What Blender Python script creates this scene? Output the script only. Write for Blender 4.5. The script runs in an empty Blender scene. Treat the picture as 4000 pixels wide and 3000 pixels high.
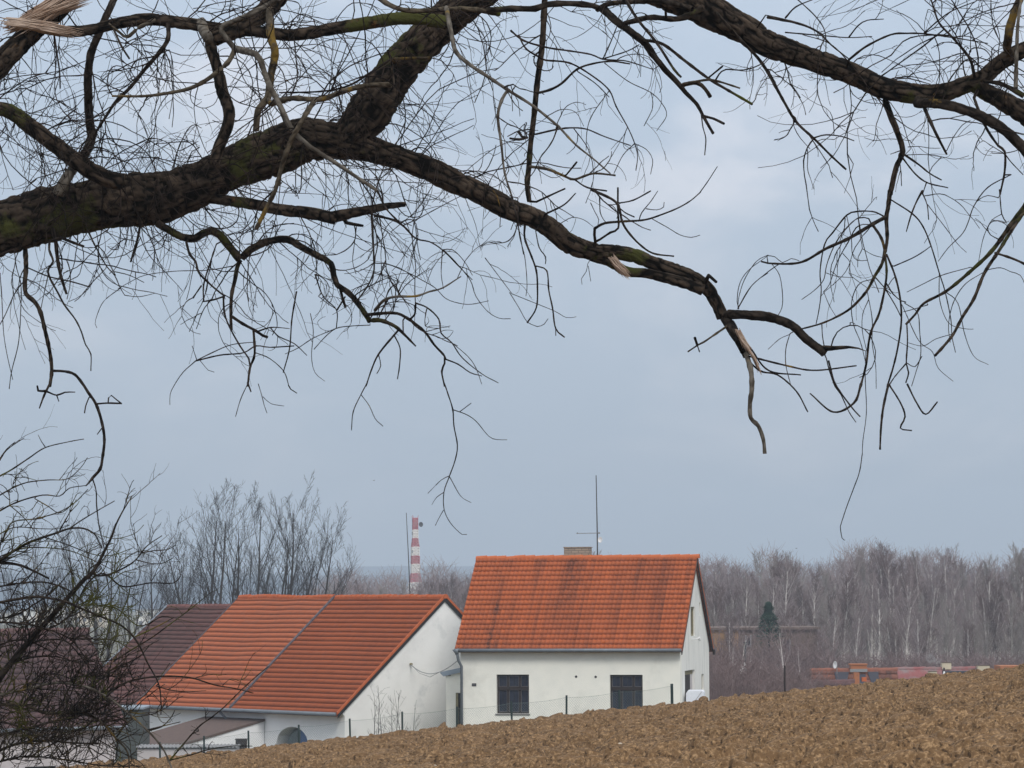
import bpy, math, random
import numpy as np
R0 = random.Random(7)
sc = bpy.context.scene
col = sc.collection
F = 13000.0                      # focal length, in pixels of a 4000 px wide frame
PITCH = math.atan(800 / F)
ROLL = -0.005

# ------------------------------------------------------------------ camera
_th, _c, _s = PITCH, math.cos(ROLL), math.sin(ROLL)
CR = np.array([1., 0, 0]); CU = np.array([0, -math.sin(_th), math.cos(_th)]); CF = np.array([0, math.cos(_th), math.sin(_th)])
AX = _c * CR + _s * CU
AY = -_s * CR + _c * CU
def ray(px, py):
    d = CF + AX * (px - 2000) / F - AY * (py - 1500) / F
    return d / d[1]
def at(px, py, Y):
    return ray(px, py) * Y
def on_plane(px, py, o, n):
    d = ray(px, py); o = np.array(o, float); n = np.array(n, float)
    return d * (o.dot(n) / d.dot(n))
from mathutils import Matrix, Vector
cam = bpy.data.cameras.new('camera')
cam.sensor_width = 36; cam.lens = F / 4000 * 36; cam.clip_start = .5; cam.clip_end = 12000
co = bpy.data.objects.new('camera', cam); col.objects.link(co)
m = Matrix.Identity(4)
for i in range(3):
    m[i][0] = AX[i]; m[i][1] = AY[i]; m[i][2] = -CF[i]
co.matrix_world = m
sc.camera = co

# ------------------------------------------------------------------ helpers
def tag(o, label=None, cat=None, group=None, kind=None):
    if label: o['label'] = label
    if cat: o['category'] = cat
    if group: o['group'] = group
    if kind: o['kind'] = kind
    return o
def empty(name, loc=(0, 0, 0), rz=0, **k):
    o = bpy.data.objects.new(name, None); col.objects.link(o)
    o.location = loc; o.rotation_euler = (0, 0, rz); o.empty_display_size = .2
    return tag(o, **k)
def link(name, me, mat, parent=None, smooth=False):
    o = bpy.data.objects.new(name, me); col.objects.link(o)
    if mat: me.materials.append(mat)
    if parent: o.parent = parent
    if smooth: me.polygons.foreach_set('use_smooth', [True] * len(me.polygons))
    return o
def npmesh(name, V, Q, mat, parent=None, smooth=False, attrs=None):
    me = bpy.data.meshes.new(name); V = np.asarray(V, np.float32); Q = np.asarray(Q, np.int32)
    n = Q.shape[1]
    me.vertices.add(len(V)); me.vertices.foreach_set('co', V.ravel())
    me.loops.add(Q.size); me.loops.foreach_set('vertex_index', Q.ravel())
    me.polygons.add(len(Q)); me.polygons.foreach_set('loop_start', np.arange(0, Q.size, n, dtype=np.int32))
    me.polygons.foreach_set('loop_total', np.full(len(Q), n, np.int32))
    if attrs:
        for k, a in attrs.items():
            at_ = me.attributes.new(k, 'FLOAT', 'POINT'); at_.data.foreach_set('value', np.asarray(a, np.float32).ravel())
    me.update(calc_edges=True)
    return link(name, me, mat, parent, smooth)
class MB:
    def __init__(s): s.v = []; s.f = []
    def add(s, v, f):
        b = len(s.v); s.v += [tuple(p) for p in v]; s.f += [tuple(i + b for i in q) for q in f]; return s
    def box(s, x0, x1, y0, y1, z0, z1):
        return s.add([(x0,y0,z0),(x1,y0,z0),(x1,y1,z0),(x0,y1,z0),(x0,y0,z1),(x1,y0,z1),(x1,y1,z1),(x0,y1,z1)],
                     [(0,3,2,1),(4,5,6,7),(0,1,5,4),(1,2,6,5),(2,3,7,6),(3,0,4,7)])
    def prism(s, poly, d):          # poly: 3D points, d: extrusion vector
        n = len(poly); p = [tuple(q) for q in poly]; q2 = [(a[0]+d[0], a[1]+d[1], a[2]+d[2]) for a in p]
        return s.add(p + q2, [tuple(range(n)), tuple(range(2*n-1, n-1, -1))] + [(i, n+i, n+(i+1) % n, (i+1) % n) for i in range(n)])
    def tube(s, pts, r, sides=8, caps=True):
        pts = np.array(pts, float); n = len(pts)
        r = np.full(n, r) if np.isscalar(r) else np.array(r, float)
        V, Q = tubes([(pts, r)], sides); b = [tuple(v) for v in V]; f = [tuple(q) for q in Q]
        if caps: f += [tuple(range(sides-1, -1, -1)), tuple(range(len(b)-sides, len(b)))]
        return s.add(b, f)
    def build(s, name, mat, parent=None, smooth=False, bevel=0):
        me = bpy.data.meshes.new(name); me.from_pydata(s.v, [], s.f); me.update()
        import bmesh
        bm = bmesh.new(); bm.from_mesh(me); bmesh.ops.recalc_face_normals(bm, faces=bm.faces); bm.to_mesh(me); bm.free()
        o = link(name, me, mat, parent, smooth)
        if bevel:
            md = o.modifiers.new('bevel', 'BEVEL'); md.width = bevel; md.segments = 2; md.limit_method = 'ANGLE'
        return o
def tubes(lines, sides=4, ref=None):
    """lines: list of (pts[n,3], radii[n]) -> verts, quads; lines of equal length are done together"""
    groups = {}
    for p, r in lines: groups.setdefault(len(p), []).append((p, r))
    Vs, Qs, base = [], [], 0
    ang = np.arange(sides) * 2 * np.pi / sides
    ca, sa = np.cos(ang), np.sin(ang)
    for n, L in groups.items():
        P = np.array([l[0] for l in L], float); Rr = np.array([l[1] for l in L], float)
        T = np.gradient(P, axis=1); T /= np.linalg.norm(T, axis=2, keepdims=True) + 1e-12
        rf = np.array(ref if ref is not None else (.31, .86, .41)); rf = rf / np.linalg.norm(rf)
        N = np.cross(T, rf); N /= np.linalg.norm(N, axis=2, keepdims=True) + 1e-9
        B = np.cross(T, N)
        V = P[:, :, None, :] + Rr[:, :, None, None] * (N[:, :, None, :] * ca[None, None, :, None] + B[:, :, None, :] * sa[None, None, :, None])
        k = len(L); Vs.append(V.reshape(-1, 3))
        idx = base + np.arange(k * n * sides).reshape(k, n, sides)
        a = idx[:, :-1, :]; b = idx[:, 1:, :]
        Qs.append(np.stack([a, np.roll(a, -1, 2), np.roll(b, -1, 2), b], -1).reshape(-1, 4))
        base += k * n * sides
    return np.concatenate(Vs), np.concatenate(Qs)
def hash3(ix, iy, iz, seed):
    h = (ix.astype(np.int64) * 374761393 + iy.astype(np.int64) * 668265263 + iz.astype(np.int64) * 2147483647 + seed * 1274126177) & 0xffffffff
    h = ((h ^ (h >> 13)) * 1274126177) & 0xffffffff
    return ((h ^ (h >> 16)) & 0xffff) / 65535.0
def vnoise(x, y, z=0., seed=0):
    x, y, z = np.broadcast_arrays(np.asarray(x, float), np.asarray(y, float), np.asarray(z, float))
    ix, iy, iz = np.floor(x), np.floor(y), np.floor(z)
    fx, fy, fz = x - ix, y - iy, z - iz
    fx = fx*fx*(3-2*fx); fy = fy*fy*(3-2*fy); fz = fz*fz*(3-2*fz)
    def h(a, b, c): return hash3(ix + a, iy + b, iz + c, seed)
    r = 0
    for a in (0, 1):
        for b in (0, 1):
            wa = (fx if a else 1-fx) * (fy if b else 1-fy)
            r = r + wa * (h(a, b, 0) * (1-fz) + h(a, b, 1) * fz)
    return r
def fbm2(x, y, o=4, seed=0):
    r = 0; a = .5; 
    for i in range(o):
        ix, iy = np.floor(x), np.floor(y); fx, fy = x-ix, y-iy
        fx = fx*fx*(3-2*fx); fy = fy*fy*(3-2*fy); z = np.zeros_like(ix)
        v = (hash3(ix, iy, z, seed+i)*(1-fx) + hash3(ix+1, iy, z, seed+i)*fx)*(1-fy) + (hash3(ix, iy+1, z, seed+i)*(1-fx) + hash3(ix+1, iy+1, z, seed+i)*fx)*fy
        r = r + a*v; a *= .5; x = x*2.03+3.1; y = y*2.03+7.7
    return r

# ------------------------------------------------------------------ materials
def mat(name, base, rough=.85, c2=None, scale=4, detail=6, lo=.35, hi=.65, bump=0, bscale=30, stretch=(1,1,1), metal=0, extra=None, attr=None, spec=.3, c3=None, s3=1.2, lo3=.55, hi3=.7):
    m = bpy.data.materials.new(name); m.use_nodes = True; nt = m.node_tree; N = nt.nodes; L = nt.links
    b = N['Principled BSDF']; b.inputs['Roughness'].default_value = rough; b.inputs['Metallic'].default_value = metal
    b.inputs['Specular IOR Level'].default_value = spec
    b.inputs['Base Color'].default_value = (*base, 1)
    tc = N.new('ShaderNodeTexCoord'); mp = N.new('ShaderNodeMapping'); mp.inputs['Scale'].default_value = stretch
    L.new(tc.outputs['Object'], mp.inputs['Vector'])
    out = None
    def mixc(a, bcol, fac):
        x = N.new('ShaderNodeMix'); x.data_type = 'RGBA'
        if isinstance(a, tuple): x.inputs['A'].default_value = (*a, 1)
        else: L.new(a, x.inputs['A'])
        x.inputs['B'].default_value = (*bcol, 1); L.new(fac, x.inputs['Factor']); return x.outputs['Result']
    def nz(sc_, lo_, hi_, det):
        n = N.new('ShaderNodeTexNoise'); n.inputs['Scale'].default_value = sc_; n.inputs['Detail'].default_value = det
        n.inputs['Roughness'].default_value = .65
        L.new(mp.outputs['Vector'], n.inputs['Vector'])
        r = N.new('ShaderNodeMapRange'); r.inputs['From Min'].default_value = lo_; r.inputs['From Max'].default_value = hi_
        L.new(n.outputs['Fac'], r.inputs['Value']); return r.outputs['Result']
    cur = base
    if attr:
        a = N.new('ShaderNodeAttribute'); a.attribute_name = attr[0]
        cur = mixc(cur, attr[1], a.outputs['Fac'])
    if c2: cur = mixc(cur, c2, nz(scale, lo, hi, detail))
    if c3: cur = mixc(cur, c3, nz(s3, lo3, hi3, 5))
    if not isinstance(cur, tuple): L.new(cur, b.inputs['Base Color'])
    if bump:
        n = N.new('ShaderNodeTexNoise'); n.inputs['Scale'].default_value = bscale; n.inputs['Detail'].default_value = 5
        L.new(mp.outputs['Vector'], n.inputs['Vector'])
        bp = N.new('ShaderNodeBump'); bp.inputs['Strength'].default_value = min(1, bump*10); bp.inputs['Distance'].default_value = bump
        L.new(n.outputs['Fac'], bp.inputs['Height']); L.new(bp.outputs['Normal'], b.inputs['Normal'])
    return m
M = {}
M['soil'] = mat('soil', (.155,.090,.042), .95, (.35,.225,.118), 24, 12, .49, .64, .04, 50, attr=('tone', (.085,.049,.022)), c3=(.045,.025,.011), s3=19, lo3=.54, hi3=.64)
M['ground'] = mat('ground', (.10,.095,.055), .95, (.14,.12,.07), .05, 6)
M['hill'] = mat('hill', (.03,.06,.11), 1, (.05,.085,.13), .01, 6)  # blue of the distance haze is put into the hill colour itself
M['plaster'] = mat('plaster', (.83,.82,.75), .9, (.76,.76,.70), 1.6, 7, .42, .7, .004, 60, c3=(.64,.63,.57), s3=.7, lo3=.55, hi3=.8)
M['plaster_gable'] = mat('plaster_gable', (.78,.78,.75), .9, (.56,.57,.55), 4, 6, .48, .75, .004, 60, stretch=(1,1,.12))
M['whitewash'] = mat('whitewash', (.84,.85,.87), .9, (.78,.79,.80), 1.0, 6, .4, .7, .006, 30)
M['whitewash_old'] = mat('whitewash_old', (.82,.82,.81), .9, (.73,.73,.72), .8, 7, .45, .72, .006, 30, c3=(.50,.52,.53), s3=.6, lo3=.55, hi3=.75)
M['plaster_mauve'] = mat('plaster_mauve', (.55,.52,.53), .9, (.45,.43,.44), 1.2, 5)
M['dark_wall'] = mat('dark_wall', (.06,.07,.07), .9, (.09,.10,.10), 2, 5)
M['tile_house'] = mat('tile_house', (.50,.125,.036), .8, (.40,.11,.04), 9, 5, .4, .75, .004, 40, attr=('tone', (.12,.042,.026)))
M['tile_brick'] = mat('tile_brick', (.44,.105,.030), .8, (.37,.088,.028), 5, 5, .4, .7, .004, 60, attr=('tone', (.25,.062,.024)))
M['tile_orange'] = mat('tile_orange', (.53,.145,.055), .8, (.45,.12,.048), 4, 5, .4, .7, .004, 60, attr=('tone', (.30,.10,.055)))
M['tile_dull'] = mat('tile_dull', (.27,.105,.07), .85, (.20,.085,.06), 3, 5, .4, .7, .004, 60, attr=('tone', (.11,.055,.045)))
M['tile_brown'] = mat('tile_brown', (.18,.075,.066), .85, (.14,.062,.056), 3, 5, .4, .7, .004, 60, attr=('tone', (.075,.04,.034)))
M['tile_mauve'] = mat('tile_mauve', (.14,.075,.075), .85, (.085,.052,.052), 3, 5, .4, .7, .004, 60, attr=('tone', (.06,.04,.042)))
M['felt'] = mat('felt', (.12,.085,.075), .95, (.09,.065,.06), 6, 6, .4, .7, .006, 60, c3=(.42,.38,.34), s3=9, lo3=.72, hi3=.78)
M['zinc'] = mat('zinc', (.19,.215,.245), .55, (.15,.17,.20), 3, 5, metal=.3)
M['flash'] = mat('flash', (.10,.083,.095), .7, (.08,.068,.08), 3, 4)
M['bluegrey'] = mat('bluegrey', (.23,.28,.34), .6)
M['wood_dark'] = mat('wood_dark', (.018,.012,.012), .7, (.028,.018,.016), 5, 4)
M['bead'] = mat('bead', (.19,.18,.18), .6)
M['glass'] = mat('glass', (.014,.018,.032), .15, (.028,.034,.055), 2.5, 3, spec=.28)
M['reveal'] = mat('reveal', (.30,.27,.17), .9, (.24,.21,.13), 8, 4)
M['black'] = mat('black', (.015,.014,.014), .8)
M['metal_dark'] = mat('metal_dark', (.045,.045,.05), .6)
M['metal_grey'] = mat('metal_grey', (.28,.29,.30), .5, metal=.4)
M['white'] = mat('white', (.78,.79,.80), .6)
M['white_cloth'] = mat('white_cloth', (.74,.77,.84), .8, (.66,.69,.76), 3, 4)
M['post_green'] = mat('post_green', (.014,.03,.028), .6)
M['wire'] = mat('wire', (.16,.22,.21), .6)
M['blue_board'] = mat('blue_board', (.045,.10,.28), .7, (.06,.12,.26), 5, 4, stretch=(6,1,1))
M['grey_board'] = mat('grey_board', (.13,.16,.18), .8, (.09,.11,.12), 5, 4, stretch=(6,1,1))
M['red_board'] = mat('red_board', (.11,.04,.035), .8)
M['brick_pale'] = None
M['cream'] = mat('cream', (.60,.54,.40), .9, (.5,.45,.34), 3, 5)
M['yellow_wall'] = mat('yellow_wall', (.40,.24,.12), .9, (.33,.20,.11), 1.5, 5)
M['brown_wall'] = mat('brown_wall', (.16,.12,.10), .9, (.12,.09,.08), 1, 5)
M['pink_metal'] = mat('pink_metal', (.25,.085,.085), .7, (.22,.17,.17), 1.6, 6, .42, .62)
M['brick_orange'] = mat('brick_orange', (.38,.15,.07), .9, (.22,.10,.06), 5, 5, .5, .75)
M['soot'] = mat('soot', (.045,.045,.06), .8)
M['mast_red'] = mat('mast_red', (.42,.08,.11), .6, (.48,.24,.26), 1.5, 4)
M['mast_white'] = mat('mast_white', (.78,.76,.74), .6)
M['town'] = mat('town', (.72,.62,.48), .9)
M['town_white'] = mat('town_white', (.8,.77,.72), .9)
M['trunk_birch'] = mat('trunk_birch', (.66,.62,.60), .8, (.28,.25,.24), 2.2, 5, .5, .7, stretch=(1,1,2))
M['trunk_grey'] = mat('trunk_grey', (.32,.30,.28), .9, (.20,.18,.17), 2, 5)
M['trunk_dark'] = mat('trunk_dark', (.035,.031,.031), .9, (.05,.045,.043), 2, 5)
M['twig_birch'] = mat('twig_birch', (.245,.19,.20), .9, (.30,.25,.25), .6, 3)
M['twig_purple'] = mat('twig_purple', (.15,.105,.107), .9, (.20,.15,.15), .6, 3)
M['twig_grey'] = mat('twig_grey', (.29,.26,.25), .9, (.24,.21,.20), .6, 3)
M['twig_dark'] = mat('twig_dark', (.042,.038,.040), .9)
M['needles'] = mat('needles', (.022,.055,.038), .9)
M['stone'] = mat('stone', (.62,.55,.45), .9)
def bark(name, dark, light, lichen=.62, liccol=(.22,.13,.02), moss=.6, mosscol=(.055,.062,.012)):
    m = bpy.data.materials.new(name); m.use_nodes = True; nt = m.node_tree; N = nt.nodes; L = nt.links
    b = N['Principled BSDF']; b.inputs['Roughness'].default_value = .95; b.inputs['Specular IOR Level'].default_value = .1
    tc = N.new('ShaderNodeTexCoord')
    at_ = N.new('ShaderNodeAttribute'); at_.attribute_name = 'ridge'
    n1 = N.new('ShaderNodeTexNoise'); n1.inputs['Scale'].default_value = 28; n1.inputs['Detail'].default_value = 6
    L.new(tc.outputs['Object'], n1.inputs['Vector'])
    ad = N.new('ShaderNodeMath'); ad.operation = 'MULTIPLY_ADD'; L.new(n1.outputs['Fac'], ad.inputs[0]); ad.inputs[1].default_value = .6
    L.new(at_.outputs['Fac'], ad.inputs[2])
    r = N.new('ShaderNodeMapRange'); r.inputs['From Min'].default_value = .55; r.inputs['From Max'].default_value = 1.28; L.new(ad.outputs[0], r.inputs['Value'])
    mx = N.new('ShaderNodeMix'); mx.data_type = 'RGBA'; mx.inputs['A'].default_value = (*dark, 1); mx.inputs['B'].default_value = (*light, 1)
    L.new(r.outputs['Result'], mx.inputs['Factor'])
    cur = mx.outputs['Result']
    for sc_, th, c_ in ((2.6, lichen, liccol), (1.7, moss, mosscol)):
        n = N.new('ShaderNodeTexNoise'); n.inputs['Scale'].default_value = sc_; n.inputs['Detail'].default_value = 7; n.inputs['Roughness'].default_value = .7
        mp = N.new('ShaderNodeMapping'); mp.inputs['Location'].default_value = (sc_*3, 1, 2); L.new(tc.outputs['Object'], mp.inputs['Vector']); L.new(mp.outputs['Vector'], n.inputs['Vector'])
        rr = N.new('ShaderNodeMapRange'); rr.inputs['From Min'].default_value = th; rr.inputs['From Max'].default_value = th+.06; L.new(n.outputs['Fac'], rr.inputs['Value'])
        m2 = N.new('ShaderNodeMix'); m2.data_type = 'RGBA'; L.new(cur, m2.inputs['A']); m2.inputs['B'].default_value = (*c_, 1); L.new(rr.outputs['Result'], m2.inputs['Factor'])
        cur = m2.outputs['Result']
    L.new(cur, b.inputs['Base Color'])
    bp = N.new('ShaderNodeBump'); bp.inputs['Strength'].default_value = .7; bp.inputs['Distance'].default_value = .01
    n3 = N.new('ShaderNodeTexNoise'); n3.inputs['Scale'].default_value = 60; n3.inputs['Detail'].default_value = 5
    L.new(tc.outputs['Object'], n3.inputs['Vector']); L.new(n3.outputs['Fac'], bp.inputs['Height']); L.new(bp.outputs['Normal'], b.inputs['Normal'])
    return m
M['bark'] = bark('bark', (.003,.0025,.002), (.080,.060,.045), .63, (.13,.065,.018), .565, (.045,.048,.014))
M['bark_smooth'] = bark('bark_smooth', (.008,.006,.005), (.050,.039,.031), .61, (.14,.09,.02), moss=.63)
M['bark_pale'] = bark('bark_pale', (.06,.052,.043), (.155,.14,.12), .60, (.20,.13,.025), .66)
M['bark_yellow'] = bark('bark_yellow', (.035,.028,.02), (.11,.09,.065), .56, (.14,.09,.02), .62)
M['twig'] = bark('twig', (.008,.006,.005), (.040,.029,.025), .66, moss=.68)
M['twig_moss'] = bark('twig_moss', (.009,.007,.006), (.058,.045,.034), .58, (.105,.075,.012), .53, (.062,.064,.013))
M['broken_wood'] = mat('broken_wood', (.46,.36,.29), .9, (.25,.16,.11), 14, 6, .4, .65, .01, 60, stretch=(.35,1,1))
def brickmat(name, c1, c2, mortar, sc_):
    m = bpy.data.materials.new(name); m.use_nodes = True; N = m.node_tree.nodes; L = m.node_tree.links
    b = N['Principled BSDF']; b.inputs['Roughness'].default_value = .9
    tc = N.new('ShaderNodeTexCoord'); mp = N.new('ShaderNodeMapping'); mp.inputs['Rotation'].default_value = (math.pi/2, 0, 0)
    t = N.new('ShaderNodeTexBrick'); t.inputs['Color1'].default_value = (*c1, 1); t.inputs['Color2'].default_value = (*c2, 1); t.inputs['Mortar'].default_value = (*mortar, 1)
    t.inputs['Scale'].default_value = sc_; t.inputs['Brick Width'].default_value = .26; t.inputs['Row Height'].default_value = .09; t.inputs['Mortar Size'].default_value = .012
    L.new(tc.outputs['Object'], mp.inputs['Vector']); L.new(mp.outputs['Vector'], t.inputs['Vector']); L.new(t.outputs['Color'], b.inputs['Base Color'])
    return m
M['brick_pale'] = brickmat('brick_pale', (.36,.29,.22), (.28,.23,.18), (.16,.13,.11), 1)
# ------------------------------------------------------------------ ground and field
def g_profile(y):
    z = -3.3235 - .0391*(y-85) - .000235*(y-85)**2
    return z - .0007*np.maximum(y-92, 0)**2
def field_z(x, y):
    z = .1*np.clip(x, -60, 60) + g_profile(y)
    return z
def make_field():
    xs = np.concatenate([np.arange(-70, -17, 1.5), np.arange(-17, 15.5, .036), np.arange(15.5, 70, 1.5)])
    ys = np.concatenate([np.arange(-15, 27, .8), np.arange(27, 103, .046), np.arange(103, 112.1, .5)])
    X, Y = np.meshgrid(xs, ys)
    Z = field_z(X, Y)
    wx = X + .25*fbm2(X*2.1, Y*2.1, 3, 5); wy = Y + .25*fbm2(X*2.1+9, Y*2.1+4, 3, 6)
    n = fbm2(wx*2.2, wy*2.2, 5, 11); rid = 1-np.abs(2*fbm2(wx*4.1, wy*3.2, 3, 23)/.875-1)
    n2 = fbm2(X*7.5, Y*7.5, 3, 41); H = .075*(n-.48) + .045*(rid-.5) + .05*(fbm2(X*.5, Y*.5, 2, 31)-.4) + .05*(n2-.45) - .235
    H += .028*np.sin((Y*.9+X*.35)*2*np.pi/1.1 + 3*fbm2(X*.3, Y*.3, 2, 3))
    rng = np.random.default_rng(3)
    ix0 = np.searchsorted(xs, -17); ix1 = np.searchsorted(xs, 15.4); iy0 = np.searchsorted(ys, 27.1); iy1 = np.searchsorted(ys, 102.9)
    S = H[iy0:iy1, ix0:ix1]; nyy, nxx = S.shape
    N = 210000
    ci = rng.integers(4, nyy-5, N); cj = rng.integers(4, nxx-5, N)
    rad = .022 + .085*rng.random(N)**3.2
    an = rng.normal(0, .45, N); el = 1.2+1.3*rng.random(N); tiltx = rng.normal(0, .4, N); tilty = rng.normal(0, .55, N)
    for i, j, r, a, e, tx, ty in zip(ci, cj, rad, an, el, tiltx, tilty):
        k = int(r*e/.036)+1; k2 = int(r*e/.046)+1
        i0, i1, j0, j1 = max(i-k2, 0), i+k2+1, max(j-k, 0), j+k+1
        w = S[i0:i1, j0:j1]
        yy = (np.arange(i0, i0+w.shape[0])-i)[:, None]*.046; xx = (np.arange(j0, j0+w.shape[1])-j)[None]*.036
        c, s = math.cos(a), math.sin(a); u = (c*xx+s*yy)/(r*e); v = (-s*xx+c*yy)/r
        q = 1-u*u-v*v
        h = S[i, j]*.8 + r*.85*np.maximum(q, 0)**.35 + (tx*xx+ty*yy)*.6 - .45*r
        np.copyto(w, np.where((q > 0) & (h > w), h, w))
    Z = Z + H*np.clip((112-Y)/6, 0, 1)
    V = np.stack([X, Y, Z], -1).reshape(-1, 3)
    nx, ny = len(xs), len(ys); I = np.arange(nx*ny).reshape(ny, nx)
    Q = np.stack([I[:-1, :-1], I[:-1, 1:], I[1:, 1:], I[1:, :-1]], -1).reshape(-1, 4)
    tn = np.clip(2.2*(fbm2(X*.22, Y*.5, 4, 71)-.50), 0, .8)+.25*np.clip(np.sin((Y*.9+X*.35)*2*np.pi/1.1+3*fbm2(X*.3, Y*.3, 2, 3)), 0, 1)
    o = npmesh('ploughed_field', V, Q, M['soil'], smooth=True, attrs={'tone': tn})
    tag(o, kind='structure')
    return H
make_field()
def ground_z(x, y):
    a = .1*np.clip(x, -25, 25)*np.clip((200-y)/90, 0, 1)
    near = np.where(y < 112, g_profile(np.minimum(y, 112)) - .55, g_profile(112) - .35 - (y-112)*.018)
    base = np.where(y < 112, near, np.maximum(near, -9.5))
    z = base + a
    z = z + .6*(fbm2(x*.02, y*.02, 3, 9)-.4)*np.clip((y-140)/60, 0, 1)
    return z
xs = np.concatenate([np.arange(-2400, -100, 100), np.arange(-100, 100, 4.), np.arange(100, 2401, 100)])
ys = np.concatenate([[-200, -100], np.arange(-40, 400, 5.), np.arange(400, 4200, 100)])
X, Y = np.meshgrid(xs, ys)
I = np.arange(X.size).reshape(X.shape)
Q = np.stack([I[:-1, :-1], I[:-1, 1:], I[1:, 1:], I[1:, :-1]], -1).reshape(-1, 4)
tag(npmesh('ground', np.stack([X, Y, ground_z(X, Y)], -1).reshape(-1, 3), Q, M['ground'], smooth=True), kind='structure')
def hills(name, y0, y1, zt, x0, x1, seed, amp):
    xs = np.linspace(x0, x1, 120); ys = np.linspace(y0, y1, 26)
    X, Y = np.meshgrid(xs, ys); t = (Y-y0)/(y1-y0)
    Z = -12 + (zt+12)*np.sin(np.clip(t*1.3, 0, 1)*np.pi/2) + amp*(fbm2(X*.004, Y*.004, 5, seed)-.45)*np.clip(t*3, 0, 1)
    I = np.arange(X.size).reshape(X.shape)
    Q = np.stack([I[:-1, :-1], I[:-1, 1:], I[1:, 1:], I[1:, :-1]], -1).reshape(-1, 4)
    tag(npmesh(name, np.stack([X, Y, Z], -1).reshape(-1, 3), Q, M['hill'], smooth=True), kind='structure')
hills('hills', 1500, 2600, 9, -900, 700, 4, 14)
hills('hills', 2700, 3800, 18, -1300, 900, 8, 26)

# ------------------------------------------------------------------ walls and roofs
def wall(name, u0, u1, top, holes, t, mt, parent, loc=(0, 0, 0), rz=0, z0=0):
    """upright wall in the (u, z) plane facing -y, thickness t; top: [(u, z)...]; holes: (u0, u1, zb, zt) or zt as list of (u, z)"""
    mb = MB()
    f = lambda L, u: float(np.interp(u, [a for a, _ in L], [b for _, b in L])) if isinstance(L, list) else L
    us = {u0, u1} | {a for a, _ in top if u0 < a < u1}
    for h in holes:
        us |= {h[0], h[1]}
        if isinstance(h[3], list): us |= {a for a, _ in h[3]}
    us = sorted(us)
    def quad(a, b, za, zb, zc, zd):  # bottom a,b  top c(b) d(a)
        for y in (0, t):
            mb.add([(a, y, za), (b, y, zb), (b, y, zc), (a, y, zd)], [(0, 1, 2, 3)])
    for a, b in zip(us[:-1], us[1:]):
        mid = (a+b)/2; hs = sorted([h for h in holes if h[0] < mid < h[1]], key=lambda h: h[2])
        za = zb = z0
        for h in hs:
            if h[2] > za + 1e-4: quad(a, b, za, zb, h[2], h[2])
            ta, tb = f(h[3], a), f(h[3], b)
            mb.add([(a, 0, h[2]), (b, 0, h[2]), (b, t, h[2]), (a, t, h[2])], [(0, 1, 2, 3)])
            mb.add([(a, 0, ta), (b, 0, tb), (b, t, tb), (a, t, ta)], [(0, 1, 2, 3)])
            za, zb = ta, tb
        quad(a, b, za, zb, f(top, b), f(top, a))
        mb.add([(a, 0, f(top, a)), (b, 0, f(top, b)), (b, t, f(top, b)), (a, t, f(top, a))], [(0, 1, 2, 3)])
    for h in holes:
        for u in (h[0], h[1]):
            zt = f(h[3], u); mb.add([(u, 0, h[2]), (u, t, h[2]), (u, t, zt), (u, 0, zt)], [(0, 1, 2, 3)])
    for u in (u0, u1):
        mb.add([(u, 0, z0), (u, t, z0), (u, t, f(top, u)), (u, 0, f(top, u))], [(0, 1, 2, 3)])
    o = mb.build(name, mt, parent); o.location = loc; o.rotation_euler = (0, 0, rz)
    return o
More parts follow.
